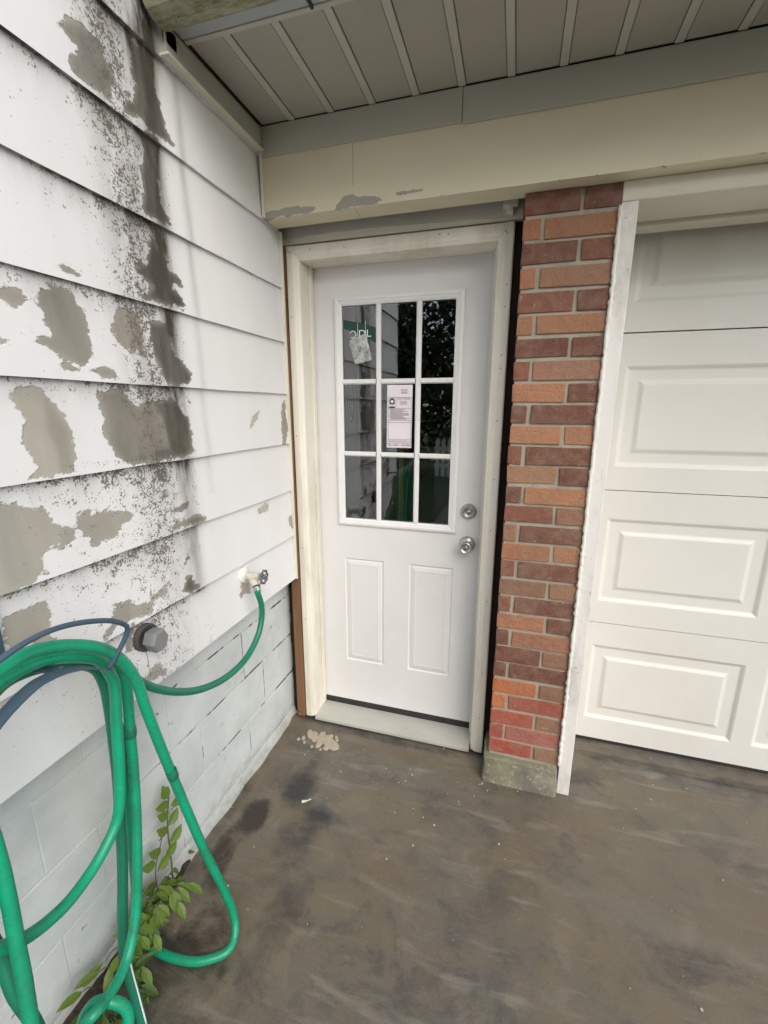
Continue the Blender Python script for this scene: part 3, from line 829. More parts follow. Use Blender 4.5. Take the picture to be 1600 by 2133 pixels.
# back sheet of the slab, with the window opening
V, F = face_with_holes(-.851, -.1075, .072, 2.081, DY + .044, [WIN])
mesh('inner_skin', V, F, MAT['door'], dr)
RD = [(0, 0), (.005, .0045), (.0095, .005), (.013, .0025), (.030, -.001), (.0345, .0), (.036, .0)]
for P_ in (P1, P2):
    V, F = relief(*P_, DY, RD)
    o = mesh('panel', V, F, MAT['door'], dr)
# lite frame: moulded surround, stiles and rails of the grille
def frame_ring(x0, x1, z0, z1, prof):
    V, F = [], []
    for ins, y in prof:
        V += [(x0 + ins, y, z0 + ins), (x1 - ins, y, z0 + ins), (x1 - ins, y, z1 - ins), (x0 + ins, y, z1 - ins)]
    for r in range(len(prof) - 1):
        for k in range(4):
            F.append((r * 4 + k, r * 4 + (k + 1) % 4, r * 4 + 4 + (k + 1) % 4, r * 4 + 4 + k))
    return V, F
V, F = frame_ring(-.757, -.216, .990, 1.959, [(0, DY - .0005), (.001, DY - .007), (.004, DY - .0105), (.010, DY - .0125), (.016, DY - .0125), (.020, DY - .009), (.0255, DY - .0085), (.0345, DY - .004), (.0355, DY + .02), (.012, DY + .045)])
mesh('lite_frame', V, F, MAT['lite'], dr)
GX0, GX1, GZ0, GZ1 = -.7215, -.2515, 1.0255, 1.9235
def muntin(a, b, c, d, vert, y=DY - .0035):
    bm = bmesh.new()
    if vert: pr = [(a, y + .012), (a, y + .002), (a + .005, y - .004), (b - .005, y - .004), (b, y + .002), (b, y + .012)]; V = [(p, q, z) for z in (c, d) for p, q in pr]
    else: pr = [(c, y + .012), (c, y + .002), (c + .005, y - .004), (d - .005, y - .004), (d, y + .002), (d, y + .012)]; V = [(x, q, p) for x in (a, b) for p, q in pr]
    n = 6
    F = [(k, (k + 1) % n, n + (k + 1) % n, n + k) for k in range(n)]
    o = mesh('muntin', V, F, MAT['lite'], dr)
    b2 = bmesh.new(); b2.from_mesh(o.data); bmesh.ops.recalc_face_normals(b2, faces=b2.faces); b2.to_mesh(o.data); b2.free()
VX = [(-.5745, -.5525), (-.4055, -.3835)]
HZ = [(1.308, 1.329), (1.613, 1.634)]
for a, b in VX: muntin(a, b, GZ0 - .001, GZ1 + .001, True)
xsb = [GX0 - .001, VX[0][0], VX[0][1], VX[1][0], VX[1][1], GX1 + .001]
for c_, d_ in HZ:
    for k in (0, 2, 4): muntin(xsb[k], xsb[k + 1], c_, d_, False, DY - .0032)
zsb = [GZ0 - .001, HZ[0][0], HZ[0][1], HZ[1][0], HZ[1][1], GZ1 + .001]
panes = {}
for i, k in enumerate((0, 2, 4)):
    for j, q in enumerate((0, 2, 4)):
        panes[i, j] = box('glass_pane', xsb[k] - .003, xsb[k + 1] + .003, DY + .003, DY + .007, zsb[q] - .003, zsb[q + 1] + .003, MAT['glass'], dr, 0)
        panes[i, j].data.name = 'glass_pane'
box('door_sweep', -.850, -.1085, DY + .001, DY + .04, .037, .0715, MAT['rubber'], dr, .002)
# locks
db = lathe('deadbolt', [(.0335, 0), (.0335, -.004), (.031, -.009), (.024, -.016), (.0235, -.0185), (.021, -.0185), (.0205, -.0165), (0, -.0165)], (-.166, DY - .0005, 1.092), (0, 1, 0), MAT['steel'], dr, 36)
lathe('keyway', [(.0085, 0), (.0085, -.0035), (.0075, -.0045), (0, -.0045)], (-.166, DY - .017, 1.090), (0, 1, 0), MAT['steel'], db, 20)
box('key_slot', -.167, -.165, DY - .0228, DY - .021, 1.085, 1.094, MAT['keyway'], db, 0)
kb = lathe('door_knob', [(.0345, 0), (.0345, -.003), (.0325, -.007), (.022, -.013), (.0145, -.017), (.0125, -.028), (.0140, -.034), (.0225, -.040), (.0262, -.048), (.0265, -.056), (.0245, -.062), (.0215, -.0655), (.0205, -.0655), (.0195, -.064), (0, -.064)], (-.166, DY - .0005, .948), (0, 1, 0), MAT['steel'], dr, 36)
lathe('keyway', [(.0085, 0), (.0085, -.003), (.0075, -.004), (0, -.004)], (-.166, DY - .0645, .948), (0, 1, 0), MAT['steel'], kb, 20)
box('key_slot', -.167, -.165, DY - .0698, DY - .068, .943, .952, MAT['keyway'], kb, 0)

# ---- flat print helper
def text(name, body, size, org, ux, uy, mat, parent, ext=.00015, align='LEFT', sx=1.0):
    cu = bpy.data.curves.new('t', 'FONT'); cu.body = body; cu.size = size; cu.align_x = align; cu.resolution_u = 3
    cu.extrude = ext
    ob = bpy.data.objects.new('t', cu); COL.objects.link(ob)
    dg = bpy.context.evaluated_depsgraph_get(); dg.update()
    me = bpy.data.meshes.new_from_object(ob.evaluated_get(dg))
    bpy.data.objects.remove(ob); bpy.data.curves.remove(cu)
    ux, uy = Vector(ux), Vector(uy); uz = ux.cross(uy); O = Vector(org)
    for v in me.vertices:
        v.co = O + ux * v.co.x * sx + uy * v.co.y + uz * v.co.z
    me.materials.clear(); me.materials.append(mat); me.name = name
    return link(bpy.data.objects.new(name, me), parent)
EX, EZ = (1, 0, 0), (0, 0, 1)
GY = DY + .0026
# maker's sticker on the upper left pane
pn = panes[0, 2]
mesh('sticker_reflection_band', [(-.716, GY, 1.838), (-.600, GY, 1.792), (-.576, GY, 1.776), (-.576, GY, 1.836), (-.592, GY, 1.842), (-.65, GY, 1.858), (-.716, GY, 1.872)], [(0, 1, 2, 3, 4, 5, 6)], MAT['green_print'], pn)  # sticker green and a dark reflected edge painted as one band
tube('letter_arc', [(-.690 + .0135 + .0135 * math.cos(a), GY - .0006, 1.813 + .0135 * math.sin(a)) for a in np.linspace(2.9, -2.2, 12)], .0020, MAT['white_print'], pn, 6, 1)
text('lettering', 'DL', .040, (-.653, GY - .0006, 1.802), EX, EZ, MAT['white_print'], pn, .0002, 'LEFT', 1.15)
for x_, h_ in ((-.655, .050), (-.621, .058)):
    box('letter_stroke', x_ - .0008, x_ + .0008, GY - .0012, GY - .0006, 1.806, 1.806 + h_, MAT['white_print'], pn, 0)

# ---- notice taped to the centre pane
nt = thing('paper_notice', (-.471, GY, 1.35), 'printed white paper notice taped to the centre door pane', 'notice')
nx0, nx1, nz0, nz1 = -.526, -.4175, 1.350, 1.609
bm = bmesh.new()
V = []; F = []
for j in range(13):
    for i in range(6):
        f, g_ = i / 5, j / 12
        V.append((nx0 + (nx1 - nx0) * f + (1 - g_) * -.002, GY - .0008 - .0012 * math.sin(f * 3.1) * (.4 + .6 * g_), nz0 + (nz1 - nz0) * g_))
F = [(j * 6 + i, j * 6 + i + 1, (j + 1) * 6 + i + 1, (j + 1) * 6 + i) for j in range(12) for i in range(5)]
mesh('paper_sheet', V, F, MAT['paper'], nt, True)
PYY = GY - .0026
def bar(a, b, c, d, m='ink', nm='printed_rule'):
    box(nm, a, b, PYY - .0001, PYY + .0001, c, d, MAT[m], nt, 0)
def fr(u): return nx0 + (nx1 - nx0) * u
def fz(u): return nz1 - (nz1 - nz0) * u
for u in (.195, .365, .555, .59, .865, .905, .965):
    bar(fr(.04), fr(.96), fz(u) - .0005, fz(u) + .0005)
bar(fr(.04), fr(.04) + .001, fz(.965), fz(.195)); bar(fr(.955), fr(.955) + .001, fz(.965), fz(.195)); bar(fr(.35), fr(.35) + .001, fz(.365), fz(.195))
for q, u in enumerate((.075, .095, .115, .13)):
    bar(fr(.55), fr(.82 - .03 * (q % 2)), fz(u) - .0012, fz(u) + .0012, 'inkgrey', 'printed_line')
text('printed_title', 'JELD-WEN', .0125, (fr(.40), PYY, fz(.232)), EX, EZ, MAT['inkgrey'], nt, .0001, 'LEFT', .95)
for q, u in enumerate((.255, .272, .29, .31)):
    bar(fr(.50), fr(.80), fz(u) - .0009, fz(u) + .0009, 'inkgrey', 'printed_line')
# arched emblem
V = [(fr(.10), PYY, fz(.305)), (fr(.30), PYY, fz(.305))] + [(fr(.20) + math.cos(a) * .0115, PYY, fz(.245) + math.sin(a) * .011) for a in np.linspace(0, math.pi, 12)]
mesh('printed_emblem', V, [tuple(range(len(V)))], MAT['ink'], nt)
V = [(fr(.20) + math.cos(a) * .0065, PYY - .0003, fz(.258) + math.sin(a) * .0065) for a in np.linspace(0, 2 * math.pi, 14, endpoint=False)]
mesh('emblem_centre', V, [tuple(range(len(V)))], MAT['paper'], nt)
bar(fr(.09), fr(.31), fz(.355) - .0012, fz(.335), 'ink', 'printed_line')
for q in range(11):
    u = .382 + q * .0155
    a = fr(.08 + .06 * random.random()); b = fr(.62 + .3 * random.random())
    bar(a, b, fz(u) - .0011, fz(u) + .0011, 'inkgrey', 'printed_line')
bar(fr(.08), fr(.80), fz(.888) - .0012, fz(.888) + .0006, 'inkgrey', 'printed_line'); bar(fr(.06), fr(.9), fz(.93) - .0008, fz(.93) + .0008, 'inkgrey', 'printed_line')
for a, b in ((.06, .14), (.28, .44), (.62, .72), (.76, .92)): bar(fr(a), fr(b), fz(.950) - .0014, fz(.950) + .0014, 'inkgrey', 'printed_line')

# ---- little plastic packet stuck on the upper left pane
V, F = [], []
c0, c1, c2, c3 = Vector((-.668, 0, 1.694)), Vector((-.592, 0, 1.710)), Vector((-.619, 0, 1.816)), Vector((-.694, 0, 1.790))
for j in range(13):
    for i in range(9):
        a, b = i / 8, j / 12
        p = c0.lerp(c1, a).lerp(c3.lerp(c2, a), b)
        ed = min(a, 1 - a, b, 1 - b)
        nn = mnoise.noise(Vector((a * 5, b * 6, 2)))
        V.append((p.x + (mnoise.noise(Vector((a * 4, b * 9, 7))) * .003), GY - .0025 - min(ed * 5, 1) * (.006 + .005 * nn), p.z + mnoise.noise(Vector((a * 9, b * 4, 3))) * .003))
F = [(j * 9 + i, j * 9 + i + 1, (j + 1) * 9 + i + 1, (j + 1) * 9 + i) for j in range(12) for i in range(8)]
tag(mesh('plastic_packet', V, F, MAT['bag'], None, True), 'crumpled clear plastic packet taped to the upper left door pane', 'packet')

# ================================================================== things inside, seen through the glass
ld = thing('stepladder', (-.75, 2.0, 0), 'pink fibreglass ladder standing inside behind the left door panes', 'ladder')
box('rail', -.800, -.728, 2.02, 2.045, .02, 2.0, MAT['ladder'], ld, .004)
box('rail', -.800, -.728, 2.42, 2.445, .02, 2.0, MAT['ladder'], ld, .004)
for z in (.3, .6, .9, 1.2, 1.5, 1.8): box('rung', -.795, -.735, 2.046, 2.42, z, z + .03, MAT['graybox'], ld, .003)
V = [(-.764 + math.cos(a) * .017, 2.0185, 1.545 + math.sin(a) * .098) for a in np.linspace(0, 2 * math.pi, 28, endpoint=False)]
lb = mesh('rail_label', V, [tuple(range(28))], MAT['blue_print'], ld)
V = [(-.764 + math.cos(a) * .0135, 2.0178, 1.545 + math.sin(a) * .091) for a in np.linspace(0, 2 * math.pi, 28, endpoint=False)]
mesh('label_field', V, [tuple(range(28))], MAT['label_field'], lb)
text('lettering', 'WERNER', .024, (-.773, 2.0172, 1.617), (0, 0, -1), (1, 0, 0), MAT['blue_print'], lb, .0001, 'LEFT', 1.5)
tag(box('red_bin', -.70, -.56, 2.15, 2.6, .05, 1.22, MAT['redbox'], None, .02, 3), 'dark red storage bin inside behind the lower left pane', 'bin')
lt = thing('broom', (-.53, 2.11, 0), 'yellow handled broom inside behind the lower centre pane', 'broom')
box('handle', -.545, -.522, 2.1, 2.123, .35, 1.33, MAT['yellow'], lt, .008, 3)
box('broom_head', -.62, -.45, 2.09, 2.135, .05, .36, MAT['graybox'], lt, .02, 3)
bn = thing('storage_bin', (-.17, 2.37, .05), 'dark storage bin with a yellow lid inside behind the lower right pane', 'bin')
box('lid', -.40, .05, 2.15, 2.6, 1.26, 1.31, MAT['yellow'], bn, .015, 3)
box('bin_body', -.38, .03, 2.16, 2.58, .05, 1.258, MAT['graybox'], bn, .02, 3)

# ================================================================== garage door, post, head trim
gd = thing('garage_door', (1.6, 1.95, 0), 'white sectional garage door with raised rectangular panels right of the brick pier', 'garage door')
GYF = 1.93
secs = [(.037, .6115, .140, .506), (.6145, 1.1925, .713, 1.077), (1.1955, 1.787, 1.291, 1.672), (1.792, 2.372, 1.893, 2.26)]
RG = [(0, 0), (.005, .002), (.014, .008), (.019, .009), (.050, .009), (.055, .008), (.068, .0015), (.072, .001)]
for z0, z1, a, b in secs:
    hs_ = [(.386 + k * .645, .960 + k * .645, a, b) for k in range(4)]
    V, F = face_with_holes(.31, 2.945, z0, z1, GYF, hs_)
    sct = merge_face('section', V, F, MAT['garage'], gd, True, (.31, 2.945, z0, z1, GYF, .045))
    for h in hs_:
        V, F = relief(*h, GYF, RG)
        mesh('raised_panel', V, F, MAT['garage'], sct)
box('bottom_seal', .312, 2.944, 1.935, 1.97, .0165, .0365, MAT['rubber'], gd, .004)

gp = thing('garage_door_frame', (1.6, 1.7, 0), 'white painted wood frame around the garage door with ragged caulk edge', 'door frame')
box('post', .2565, .3025, 1.603, 1.90, -.003, 2.107, MAT['post'], gp, .003)
box('post', 2.9365, 2.9825, 1.603, 1.90, -.003, 2.107, MAT['post'], gp, .003)
box('head_trim', .2565, 2.9825, 1.606, 1.66, 2.1085, 2.1625, MAT['trim'], gp, .004)
box('head_liner', .303, 2.936, 1.6605, 1.735, 2.1105, 2.16, MAT['trim'], gp, .003)
box('head_liner', .303, 2.936, 1.7355, 1.80, 2.1135, 2.16, MAT['trim'], gp, .003)
box('head_stop', .303, 2.936, 1.8005, 1.872, 2.100, 2.16, MAT['trim'], gp, .006, 3)
pts = []
for z in np.arange(.13, 2.10, .012):
    pts.append((.2545 + random.uniform(-.0016, .0016), 1.6025 + random.uniform(-.001, .001), z))
tube('caulk_bead', pts, .0055, MAT['caulk'], gp, 7, 1, lambda f: 1.1 + .9 * mnoise.noise(Vector((f * 130, 1, 2))) + .35 * mnoise.noise(Vector((f * 30, 5, 2))))

# ================================================================== outdoor tap
tp_ = thing('outdoor_faucet', (-.905, 1.285, .92), 'old painted outdoor tap with dark wheel handle low on the siding', 'tap')
lathe('wall_flange', [(.030, -.004), (.030, .004), (.024, .008), (.016, .010), (.0135, .011)], (-.909, 1.286, .926), (1, 0, 0), MAT['caulk'], tp_, 22)
tube('valve_body', [(-.905, 1.286, .926), (-.888, 1.285, .924), (-.872, 1.283, .922), (-.858, 1.282, .926), (-.845, 1.282, .928)], .0125, MAT['brass'], tp_, 12, 4, lambda f: 1.05 + .35 * math.sin(f * 3.1) ** 2)
lathe('hex_nut', [(.0145, 0), (.0145, .009), (.009, .011)], (-.858, 1.282, .927), (1, 0, .05), MAT['brass'], tp_, 6, False)
tube('outlet', [(-.875, 1.283, .922), (-.866, 1.278, .912), (-.855, 1.272, .903), (-.848, 1.268, .897)], .0130, MAT['brass'], tp_, 12, 4, lambda f: 1 + .15 * f)
lathe('stem', [(.0055, 0), (.0055, .026)], (-.848, 1.282, .928), (1, 0, 0), MAT['zinc'], tp_, 10)
# handwheel: lobed rim, hub and spokes
wc = Vector((-.824, 1.282, .9285))
rim = [wc + Vector((0, math.cos(a) * (.0225 + .0022 * math.cos(8 * a)), math.sin(a) * (.0225 + .0022 * math.cos(8 * a)))) for a in np.linspace(0, 2 * math.pi, 65)]
tube('handwheel', rim, .0034, MAT['wheel'], tp_, 8, 1, None, False)
lathe('handwheel_hub', [(0, -.005), (.009, -.005), (.009, .004), (.005, .006), (0, .006)], wc, (1, 0, 0), MAT['wheel'], tp_, 14)
for k in range(4):
    a = k * math.pi / 2 + .4
    dv = Vector((0, math.cos(a), math.sin(a)))
    tube('handwheel_spoke', [wc + dv * .007, wc + dv * .0215], .0028, MAT['wheel'], tp_, 6, 1)

# ================================================================== vent hood
vt = thing('wall_vent', (-.905, .83, .915), 'grey faceted vent hood with dark ring on the lowest siding course', 'vent')
lathe('vent_ring', [(.037, -.004), (.037, .009), (.033, .012), (.030, .007), (0, .007)], (-.909, .834, .919), (1, 0, 0), MAT['ventdark'], vt, 26)  # dark ring on the siding behind the hood
V = []
hexa = [(math.cos(a), math.sin(a)) for a in np.linspace(math.radians(62), math.radians(422), 7)[:-1]]
for d, s in ((.004, .92), (.030, 1.0), (.036, .96), (.040, .80)):
    V += [(-.900 + d, .838 + c_ * .030 * s, .914 + s_ * .033 * s) for c_, s_ in hexa]
F = [(r * 6 + k, r * 6 + (k + 1) % 6, r * 6 + 6 + (k + 1) % 6, r * 6 + 6 + k) for r in range(3) for k in range(6)] + [(18, 19, 20, 21, 22, 23)]
mesh('hood', V, F, MAT['vent'], vt)

# ================================================================== hose hanger and hose
hg = thing('hose_hanger', (-.8, .5, 1.05), 'dark blue metal hose hanger on the siding holding the coiled green hose', 'hose hanger')
rod = [(-.7,.28,1.06),(-.7,.32,1.115),(-.7,.351,1.14),(-.7,.39,1.154),(-.7,.425,1.161),(-.7,.462,1.162),(-.7,.501,1.155),(-.7,.544,1.14),(-.7,.576,1.124),(-.702,.6,1.105),(-.705,.609,1.09),(-.712,.603,1.066),(-.722,.588,1.037),(-.73,.577,1.018)]
tube('guard_rod', rod, .0048, MAT['hanger'], hg, 10, 6)
strip = [(.262,.90),(.29,.955),(.347,1.012),(.391,1.046),(.437,1.066),(.465,1.068),(.493,1.063),(.527,1.049),(.553,1.031),(.577,1.009)]
sp_ = catmull([(0, a, b) for a, b in strip], 4)
V, F = [], []
for p in sp_:
    V += [(-.716, p.y, p.z + .004), (-.742, p.y, p.z + .004), (-.742, p.y, p.z), (-.716, p.y, p.z)]
for i in range(len(sp_) - 1):
    for k in range(4): F.append((i * 4 + k, i * 4 + (k + 1) % 4, i * 4 + 4 + (k + 1) % 4, i * 4 + 4 + k))
F += [(0, 1, 2, 3), (len(V) - 1, len(V) - 2, len(V) - 3, len(V) - 4)]
mesh('saddle_band', V, F, MAT['hanger'], hg)
tube('support_arm', [(-.738, .300, .955), (-.80, .31, .93), (-.905, .32, .92)], .006, MAT['hanger'], hg, 8, 4)
tube('support_arm', [(-.738, .50, 1.062), (-.80, .50, 1.05), (-.905, .50, 1.04)], .006, MAT['hanger'], hg, 8, 4)
box('back_plate', -.904, -.897, .492, .512, 1.02, 1.165, MAT['hanger'], hg, .003)
box('back_plate', -.904, -.897, .315, .345, .90, 1.0, MAT['hanger'], hg, .003)

hs2 = thing('garden_hose', (-.78, .55, 0), 'bright green garden hose looped over the hanger and run to the tap', 'hose')
H1 = [(-.848,1.268,.897),(-.838,1.257,.878),(-.835,1.271,.825),(-.835,1.266,.77),(-.835,1.229,.714),(-.835,1.15,.675),(-.83,1.038,.68),(-.825,.924,.718),(-.82,.83,.774),(-.815,.752,.84),(-.81,.705,.895),(-.8,.672,.943),(-.8,.634,.988),(-.8,.562,1.044),(-.8,.493,1.07),(-.8,.438,1.065),(-.8,.38,1.044),(-.8,.31,.97)]
H2 = [(-.74,.27,.90),(-.735,.305,1.04),(-.73,.364,1.113),(-.73,.404,1.123),(-.73,.447,1.127),(-.73,.5,1.11),(-.73,.559,1.074),(-.73,.604,1.023),(-.73,.634,.951),(-.73,.648,.872),(-.73,.676,.736),(-.725,.719,.529),(-.715,.754,.354),(-.705,.791,.194),(-.697,.812,.075),(-.682,.793,.03),(-.683,.760,.016),(-.717,.73,.0145),(-.764,.71,.0145),(-.837,.701,.0145),(-.90,.706,.018),(-.925,.70,.09),(-.88,.675,.3),(-.84,.66,.6),(-.82,.66,.8)]
H3 = [(-.765,.30,.98),(-.765,.375,1.062),(-.765,.419,1.085),(-.765,.479,1.085),(-.765,.536,1.063),(-.765,.586,1.024),(-.765,.608,.973),(-.765,.611,.937),(-.765,.604,.873),(-.765,.593,.762),(-.765,.579,.677),(-.765,.558,.636),(-.765,.511,.603),(-.76,.453,.593),(-.755,.405,.604),(-.75,.364,.627),(-.745,.33,.66),(-.74,.295,.706),(-.735,.27,.80)]
H4 = [(-.83,.36,.97),(-.82,.418,1.028),(-.82,.468,1.05),(-.82,.545,1.03),(-.82,.61,.985),(-.82,.631,.936),(-.815,.631,.865),(-.81,.622,.724),(-.81,.611,.602),(-.81,.598,.479),(-.81,.579,.36),(-.81,.569,.284),(-.8,.56,.226),(-.785,.554,.165),(-.765,.547,.07),(-.75,.53,.02),(-.70,.48,.0145)]
H5 = [(-.79,.40,1.06),(-.79,.478,1.075),(-.79,.536,1.055),(-.79,.6,1.014),(-.79,.65,.959),(-.79,.659,.911),(-.79,.654,.828),(-.79,.65,.775),(-.79,.646,.707),(-.785,.63,.59),(-.775,.606,.482),(-.765,.577,.382),(-.755,.54,.323),(-.745,.503,.309),(-.735,.46,.317),(-.73,.436,.331),(-.74,.418,.318),(-.735,.412,.27),(-.715,.43,.225),(-.70,.462,.23),(-.705,.478,.27),(-.725,.468,.305),(-.76,.45,.31),(-.78,.43,.25),(-.77,.40,.1),(-.74,.38,.0145)]
H6 = [(-.755,.345,.97),(-.75,.355,.894),(-.74,.354,.81),(-.73,.348,.737),(-.72,.34,.671),(-.71,.333,.604),(-.7,.323,.524),(-.69,.314,.40),(-.68,.31,.2),(-.67,.32,.06),(-.65,.36,.0145)]
H7 = [(-.79,.30,.80),(-.78,.33,.691),(-.77,.339,.619),(-.75,.335,.547),(-.73,.342,.464),(-.72,.341,.35),(-.73,.34,.15),(-.74,.33,.0145)]
R_ = .0112
for nm, P_, m, rr in (('hose_run', H1, 'hose2', .0103), ('hose_loop', H2, 'hose', R_), ('hose_loop', H3, 'hose', R_), ('hose_loop', H4, 'hose2', R_), ('hose_loop', H5, 'hose', R_), ('hose_loop', H6, 'hose', R_), ('hose_loop', H7, 'hose2', R_)):
    tube(nm, P_, rr, MAT[m], hs2, 14, 8)
def ring(P, r, name, mat, ln):
    a, b = Vector(P[0]), Vector(P[1]); d = (b - a).normalized()
    lathe(name, [(r * .9, -ln), (r, -ln * .8), (r, ln * .8), (r * .9, ln)], a, d, mat, hs2, 16)
ring([(-.8435,1.2635,.888), (-.839,1.258,.879)], .0135, 'coupling', MAT['zinc'], .010)
ring([(-.8475,1.267,.896), (-.8435,1.2635,.888)], .0142, 'washer_ring', MAT['rubber'], .002)
ring([(-.676 + -.051, .690, .668), (-.727, .7, .62)], .0128, 'repair_sleeve', MAT['hose2'], .014)
ring([(-.79, .652, .80), (-.79, .649, .76)], .0128, 'coupling', MAT['hose2'], .013)
# highlight on one hanging run, put in as a thin pale tube
str_ = [(-.7993,.5705,.284),(-.789,.5615,.226),(-.774,.5555,.165),(-.754,.5485,.07)]
tube('hose_highlight', str_, .0020, MAT['white_print'], hs2, 6, 6)

# ================================================================== weeds
def leaf(bmv, bmf, base, d, upv, L, W):
    d = Vector(d).normalized(); s = d.cross(Vector(upv)).normalized(); nrm = s.cross(d)
    B = Vector(base); i0 = len(bmv)
    prof = [(0, 0), (.25, .75), (.5, 1), (.75, .68), (1, 0)]
    for u, wd in prof:
        c = B + d * L * u + nrm * (-.18 * L * u * u)
        if wd == 0: bmv.append(c)
        else: bmv.extend([c - s * W * wd / 2 + nrm * W * .12, c, c + s * W * wd / 2 + nrm * W * .12])
    a = i0
    bmf.extend([(a, a + 2, a + 1), (a, a + 3, a + 2)])
    for q in (1, 4):
        bmf.extend([(a + q, a + q + 1, a + q + 4, a + q + 3), (a + q + 1, a + q + 2, a + q + 5, a + q + 4)])
    bmf.extend([(a + 7, a + 8, a + 10), (a + 8, a + 9, a + 10)])
seed = thing('seedling', (-.955, .8, 0), 'leafy seedling climbing the foundation behind the green hose', 'weed')
def stem_of(pts, r, par): tube('stem', pts, r, MAT['stem'], par, 6, 5)
S1 = [(-.93, .83, 0), (-.945, .85, .10), (-.95, .857, .18), (-.952, .862, .26), (-.955, .88, .33), (-.955, .885, .375)]
S2 = [(-.93, .80, 0), (-.945, .79, .10), (-.95, .80, .17), (-.953, .83, .22), (-.955, .845, .24)]
stem_of(S1, .0022, seed); stem_of(S2, .0016, seed)
def lf(b, d, L, W, par, m='weed'):
    V, F = [], []
    leaf(V, F, b, d, (.9, -.35, .4), L, W); mesh('leaf', V, F, MAT[m], par, False)
for b, d in [((-.951, .872, .345), (.1, -.2, 1)), ((-.951, .875, .325), (.15, -1, .55)), ((-.950, .880, .31), (.2, 1, -.1)), ((-.951, .866, .285), (.1, -.75, .8)), ((-.950, .862, .25), (.2, 1, .75)),
             ((-.950, .856, .235), (.1, -.7, .9)), ((-.949, .857, .185), (.2, 1, .55)), ((-.95, .822, .195), (.15, -.8, .9)), ((-.949, .835, .165), (.2, 1, .2)),
             ((-.95, .80, .18), (.1, -.9, .7)), ((-.948, .80, .15), (.2, .9, .35)), ((-.948, .79, .12), (.15, -1, .3))]:
    lf(b, d, .052 * random.uniform(.9, 1.15), .031, seed)
def clump(nm, cx_, cy_, n, L, label, m, droop=0.0, zc=.02):
    o = thing(nm, (cx_, cy_, 0), label, 'weed', 'weeds at the foot of the foundation')
    for k in range(n):
        a = random.uniform(-1.9, 1.9); e = random.uniform(.15, 1.2)
        d = Vector((math.cos(a) * math.cos(e), math.sin(a) * math.cos(e), math.sin(e)))
        b = Vector((cx_, cy_, zc)) + Vector((abs(random.gauss(0, .02)), random.gauss(0, .05), abs(random.gauss(0, .03))))
        tip = b + d * L * random.uniform(.6, 1.2)
        dd = Vector((d.x, d.y, d.z - random.uniform(.3, 1.2) - droop))
        V, F = [], []
        leaf(V, F, tip, dd, (.3, -.2, 1), L * random.uniform(.8, 1.3), L * .42); mesh('leaf', V, F, MAT[m], o, False)
        if k % 2 == 0: tube('stem', [b, (b + tip) / 2 + Vector((0, 0, .01)), tip], .0013, MAT['stem'], o, 5, 3)
    return o
clump('leafy_weed', -.935, .735, 64, .050, 'bushy green weed at the foundation beneath the seedling', 'weed', .5, .075)
clump('leafy_weed', -.94, .665, 22, .05, 'small weed against the foundation left of the hanging hose', 'weed', 0, .05)
clump('leafy_weed', -.90, .52, 50, .05, 'dark low weed in the soil at the bottom left corner', 'weed_dark', .2, .01)
gw = thing('grass_tuft', (-.968, 1.26, 0), 'tiny grass tuft in the crack at the foot of the wall', 'grass')
V, F = [], []
for k in range(26):
    b = Vector((-.966 + random.uniform(0, .012), 1.26 + random.gauss(0, .022), .008)); d = Vector((random.uniform(-.1, .8), random.uniform(-.7, .7), 1)).normalized() * random.uniform(.012, .03)
    s = Vector((.3, 1, 0)).normalized() * .0012; i0 = len(V)
    V += [b - s, b + s, b + d]; F.append((i0, i0 + 1, i0 + 2))
mesh('blade', V, F, MAT['weed_dark'], gw)

# soil strip along the foundation, mortar splatter, chips
V, F = [], []
ys = np.arange(.30, 1.12, .02)
for y in ys:
    wd = .035 + .05 * max(0, 1 - abs(y - .55) / .3) + mnoise.noise(Vector((y * 14, 0, 0))) * .015
    wd *= min(1, max(0, (1.10 - y) / .22)) * min(1, (y - .28) / .1)
    for q, f in enumerate((0, .35, .7, 1)):
        V.append((-.984 + wd * f, y, .022 * (1 - f) ** 1.0 * (1 + .6 * mnoise.noise(Vector((y * 30, f * 4, 1)))) + (.004 if f < 1 else -.003)))
n = 4
F = [(i * n + k, i * n + k + 1, (i + 1) * n + k + 1, (i + 1) * n + k) for i in range(len(ys) - 1) for k in range(3)]
tag(mesh('soil', V, F, MAT['soil'], None, True), kind='structure')

ms = thing('mortar_splatter', (-.77, 1.6, 0), 'pale dried mortar splatter on the slab left of the door sill', 'splatter')
def blob(cx_, cy_, rx, ry, rot, h, nm='lump'):
    V, F = [], []; n = 22; rings = [(0, h), (.55, h), (.85, h * .75), (1.0, .001), (1.03, -.004)]
    for rr, z in rings:
        for k in range(n):
            a = 2 * math.pi * k / n
            q = 1 + .28 * mnoise.noise(Vector((math.cos(a) * 2 + cx_ * 40, math.sin(a) * 2 + cy_ * 40, 0)))
            x, y = math.cos(a) * rx * rr * q, math.sin(a) * ry * rr * q
            V.append((cx_ + x * math.cos(rot) - y * math.sin(rot), cy_ + x * math.sin(rot) + y * math.cos(rot), z + .0025 + .0012 * mnoise.noise(Vector((x * 90, y * 90, cx_)))))
    for r in range(4):
        for k in range(n): F.append((r * n + k, r * n + (k + 1) % n, (r + 1) * n + (k + 1) % n, (r + 1) * n + k))
    mesh(nm, V, F, MAT['splat'], ms, True)
